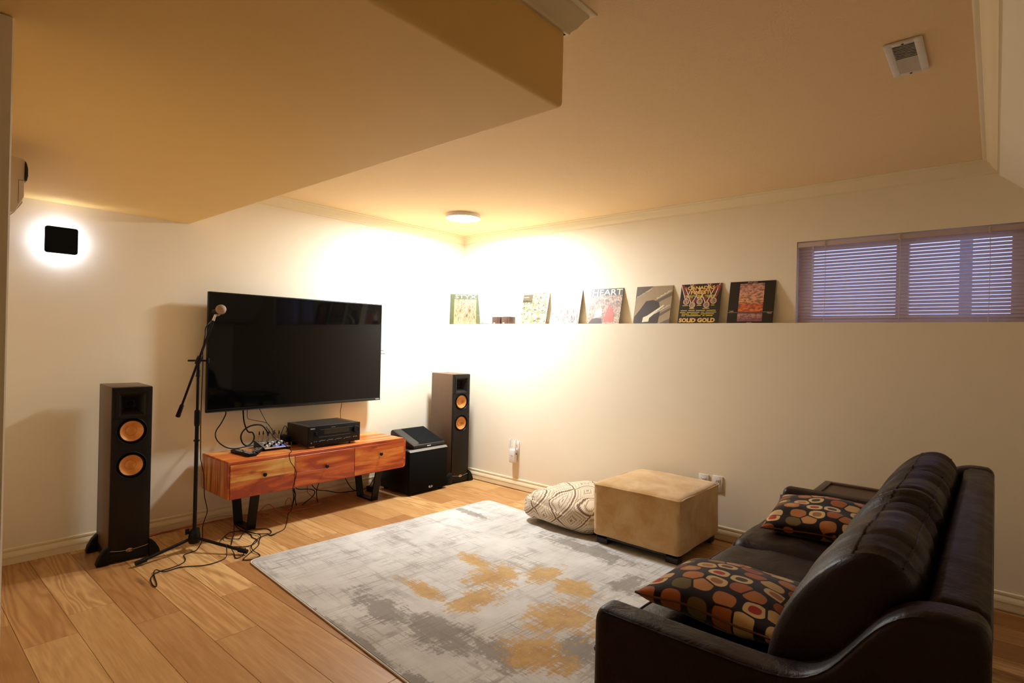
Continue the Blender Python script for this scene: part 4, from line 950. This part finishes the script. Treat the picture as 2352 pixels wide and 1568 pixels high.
# ------------------------------------------------------------------ sofa
NX, FX = -2.84, -.957          # outer faces of near and far arm
AY, BY = -3.46, -4.287         # arm fronts, rear of the back
sf = thing('leather_sofa', 'dark brown leather sofa seen from its end, back to the right', 'sofa', ((NX+FX)/2, (AY+BY)/2, 0))
HP = [(AY, .632), (-3.60, .632), (-3.88, .633), (-3.95, .640), (-4.00, .660), (-4.045, .705), (-4.095, .785), (-4.135, .832), (-4.18, .855), (-4.23, .860), (BY, .856)]
def arm_h(y):
    for (y0, h0), (y1, h1) in zip(HP, HP[1:]):
        if y <= y0 and y >= y1: return h0+(h1-h0)*(y0-y)/(y0-y1)
    return HP[0][1] if y > HP[0][0] else HP[-1][1]
def arm_top(y): return sum(arm_h(y+d) for d in (-.03, -.015, 0, .015, .03))/5
for xa, xb in ((NX, NX+.102), (FX-.102, FX)):
    m = MB(); rr_ = .028; st = []
    for k in range(7): th = R(90*k/6); st.append((AY-rr_*(1-math.cos(th)), rr_*(1-math.sin(th))))
    y = AY-rr_
    while y > BY+.05: y -= .016; st.append((y, 0))
    for k in range(1, 7): th = R(90*k/6); st.append((BY+.03-.03*math.sin(th), .03*(1-math.cos(th))))
    rows = []
    for y, e in st:
        h = arm_top(y)-e; q = [(xa+e, .07), (xa+e, .30), (xa+e, h-rr_-.01)]
        q += [(xa+e+rr_*(1-math.cos(R(a))), h-rr_*(1-math.sin(R(a)))) for a in range(0, 91, 15)]
        q += [(xb-e-rr_*(1-math.cos(R(a))), h-rr_*(1-math.sin(R(a)))) for a in range(90, -1, -15)]
        q += [(xb-e, h-rr_-.01), (xb-e, .30), (xb-e, .07)]
        rows.append([m.bm.verts.new((x, y, z)) for x, z in q])
    for A, B in zip(rows, rows[1:]):
        for k in range(len(A)): m.bm.faces.new((A[k], B[k], B[(k+1) % len(A)], A[(k+1) % len(A)]))
    m.bm.faces.new(rows[0]); m.bm.faces.new(rows[-1][::-1])
    am = part('arm', m, 'brown_leather', sf, smooth=60)
    xs_ = xa+.009 if xa == NX else xb-.009
    part('seam_piping', MB().tube([(xs_, y, arm_top(y)-.0075) for y in [AY-.03-.02*k for k in range(36)]], .0026, 6, sub=1), 'brown_leather', am, smooth=60)
bk = rounded_prism([(-4.168, .10), (-4.175, .80), (-4.19, .845), (-4.21, .858), (-4.262, .856), (-4.284, .842), (-4.288, .80), (-4.262, .08)], NX+.1025, FX-.1025, .014)
part('back_frame', bk, 'brown_leather', sf, smooth=50)
part('base_frame', MB().box(NX+.10, FX-.10, -4.20, AY+.012, .07, .315, .012), 'brown_leather', sf)
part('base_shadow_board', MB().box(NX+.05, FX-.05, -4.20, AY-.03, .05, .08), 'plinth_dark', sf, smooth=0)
sxs = [NX+.104, -2.125, -1.58, FX-.104]
for i in range(3):
    a, b = sxs[i], sxs[i+1]
    mb = rbox(((b-a)/2-.002, .36, .082), .055, 18, .028, .009, 5.0, (1.0, 2.6, 1.0), i+1, side=.006)
    for v in mb.bm.verts:
        if v.co.y > 0 and v.co.z < 0: v.co.y -= .02*(v.co.y/.36)**4
    c_ = part('seat_cushion', placed(mb, ((a+b)/2, -3.745, .395)), 'brown_leather', sf, smooth=60)
    part('cushion_piping', MB().tube([(a+.02, -3.405, .440), (a+.055, -3.387, .444), ((a+b)/2, -3.380, .448), (b-.055, -3.387, .444), (b-.02, -3.405, .440)], .005, 8), 'brown_leather', c_, smooth=60)
for i in range(3):
    a, b = sxs[i], sxs[i+1]; hw = (b-a)/2
    # cross-section of the back cushion (y, z), closed loop, swept along x with puffed ends
    prof = [(-3.900, .455), (-3.872, .52), (-3.868, .60), (-3.895, .70), (-3.945, .80), (-4.005, .875), (-4.062, .912), (-4.115, .915), (-4.155, .885), (-4.172, .83), (-4.170, .65), (-4.150, .48), (-4.03, .452)]
    cy, cz = -4.03, .68; mb = MB(); rows = []; NS = 44
    dense = []
    for k in range(len(prof)):
        p0, p1, p2, p3 = [Vector(prof[(k+q) % len(prof)]) for q in (-1, 0, 1, 2)]
        for s in range(4):
            t_ = s/4; dense.append(.5*((2*p1)+(p2-p0)*t_+(2*p0-5*p1+4*p2-p3)*t_*t_+(3*p1-p0-3*p2+p3)*t_**3))
    for s in range(NS+1):
        u = -1+2*s/NS; u_ = math.copysign(abs(u)**.8, u)
        sc_ = (1-abs(u_)**7)**.5*.16+.84 if abs(u_) < 1 else .80
        ring = []
        for (py, pz) in dense:
            y = cy+(py-cy)*sc_; z = cz+(pz-cz)*(sc_*.7+.3)
            wr = .010*noise.noise(Vector((u_*5+i*9, y*3, z*4)))+(.004+.007*math.exp(-((z-.88)/.10)**2))*noise.noise(Vector((u_*19+i*5, y*2.2, z*2.5)))
            dv = Vector((0, y-cy, z-cz)).normalized()
            ring.append(mb.bm.verts.new(Vector(((a+b)/2+u_*(hw-.001), y, z))+dv*wr))
        rows.append(ring)
    for A, B in zip(rows, rows[1:]):
        for k in range(len(A)): mb.bm.faces.new((A[k], B[k], B[(k+1) % len(A)], A[(k+1) % len(A)]))
    mb.bm.faces.new(rows[0]); mb.bm.faces.new(rows[-1][::-1])
    seam_rows = [[v.co.copy() for v in ring] for ring in rows]
    bc = part('back_cushion', mb, 'brown_leather', sf, smooth=60)
    for yy, zz in ((-4.052, .912), (-4.145, .892)):
        ki = min(range(len(dense)), key=lambda q: (dense[q][0]-yy)**2+(dense[q][1]-zz)**2)
        part('cushion_seam', MB().tube([seam_rows[q][ki] for q in range(3, NS-2)], .0028, 6, sub=1), 'brown_leather', bc, smooth=60)
for x in (NX+.06, FX-.06):
    for y, zf in ((AY-.07, .0125), (BY+.08, 0)): part('foot', MB().lathe([(0, zf), (.020, zf), (.026, .072), (0, .072)], 16, Matrix.Translation((x, y, 0))), 'plinth_dark', sf)

# ------------------------------------------------------------------ throw pillows
def throw_pillow(label, loc, rot, L, W, Tn, seed):
    t = thing('throw_pillow', label, 'pillow', loc, rot, 'pebble patterned throw pillows on the sofa')
    mb = MB(); N = 26
    def sheet(sg):
        g = []
        for i in range(N+1):
            r = []
            for k in range(N+1):
                u, v = -1+2*i/N, -1+2*k/N
                u = math.sin(u*math.pi/2); v = math.sin(v*math.pi/2)
                th = Tn/2*(max(0, 1-u*u)*max(0, 1-v*v))**.42
                x = W/2*u*(1-.075*(1-v*v)); y = L/2*v*(1-.075*(1-u*u))
                z = sg*th*(1+.10*noise.noise(Vector((u*2+seed, v*2, sg))))+.012*noise.noise(Vector((u*1.7, v*1.7+seed, 5)))
                r.append(mb.bm.verts.new((x, y, z)))
            g.append(r)
        for i in range(N):
            for k in range(N): mb.bm.faces.new((g[i][k], g[i+1][k], g[i+1][k+1], g[i][k+1]))
        return g
    g = sheet(1); sheet(-1)
    edge = [g[i][0].co.copy() for i in range(N)]+[g[N][k].co.copy() for k in range(N)]+[g[N-i][N].co.copy() for i in range(N)]+[g[0][N-k].co.copy() for k in range(N)]
    bmesh.ops.remove_doubles(mb.bm, verts=mb.bm.verts[:], dist=.0008)
    part('cover', mb, 'pebble_fabric', t, False, smooth=70)
    part('piping', MB().tube(edge[::2], .0038, 6, closed=True, sub=2), 'pillow_piping', t, False, smooth=60)
    return t
plain('pillow_piping', (.13, .045, .018), .8)
throw_pillow('pebble patterned pillow on the near end of the sofa', (-2.345, -3.665, .566), (R(-2), R(1), R(-6)), .45, .40, .15, 1)
throw_pillow('pebble patterned pillow leaning on the far sofa arm', (-1.235, -3.690, .568), (R(-3), R(-12), R(2)), .45, .37, .14, 4)

# ------------------------------------------------------------------ end table
et = thing('end_table', 'dark wooden end table with framed top beyond the far sofa arm', 'end table', (-.60, -3.78, 0))
ex0, ex1, ey0, ey1, ez = -.86, -.335, -4.03, -3.515, .555
part('top_panel', MB().box(ex0+.035, ex1-.035, ey0+.035, ey1-.035, ez-.024, ez-.010), 'dark_wood', et, smooth=0)
for a in ((ex0, ex1, ey1-.04, ey1), (ex0, ex1, ey0, ey0+.04), (ex0, ex0+.04, ey0+.038, ey1-.038), (ex1-.04, ex1, ey0+.038, ey1-.038)):
    part('top_rail', MB().box(*a, ez-.030, ez, .004), 'dark_wood', et)
part('apron', MB().box(ex0+.03, ex1-.03, ey0+.03, ey1-.03, ez-.11, ez-.028), 'dark_wood', et, smooth=0)
for x in (ex0+.04, ex1-.04):
    for y in (ey0+.04, ey1-.04): part('leg', MB().box(x-.022, x+.022, y-.022, y+.022, 0, ez-.10, .003), 'dark_wood', et)
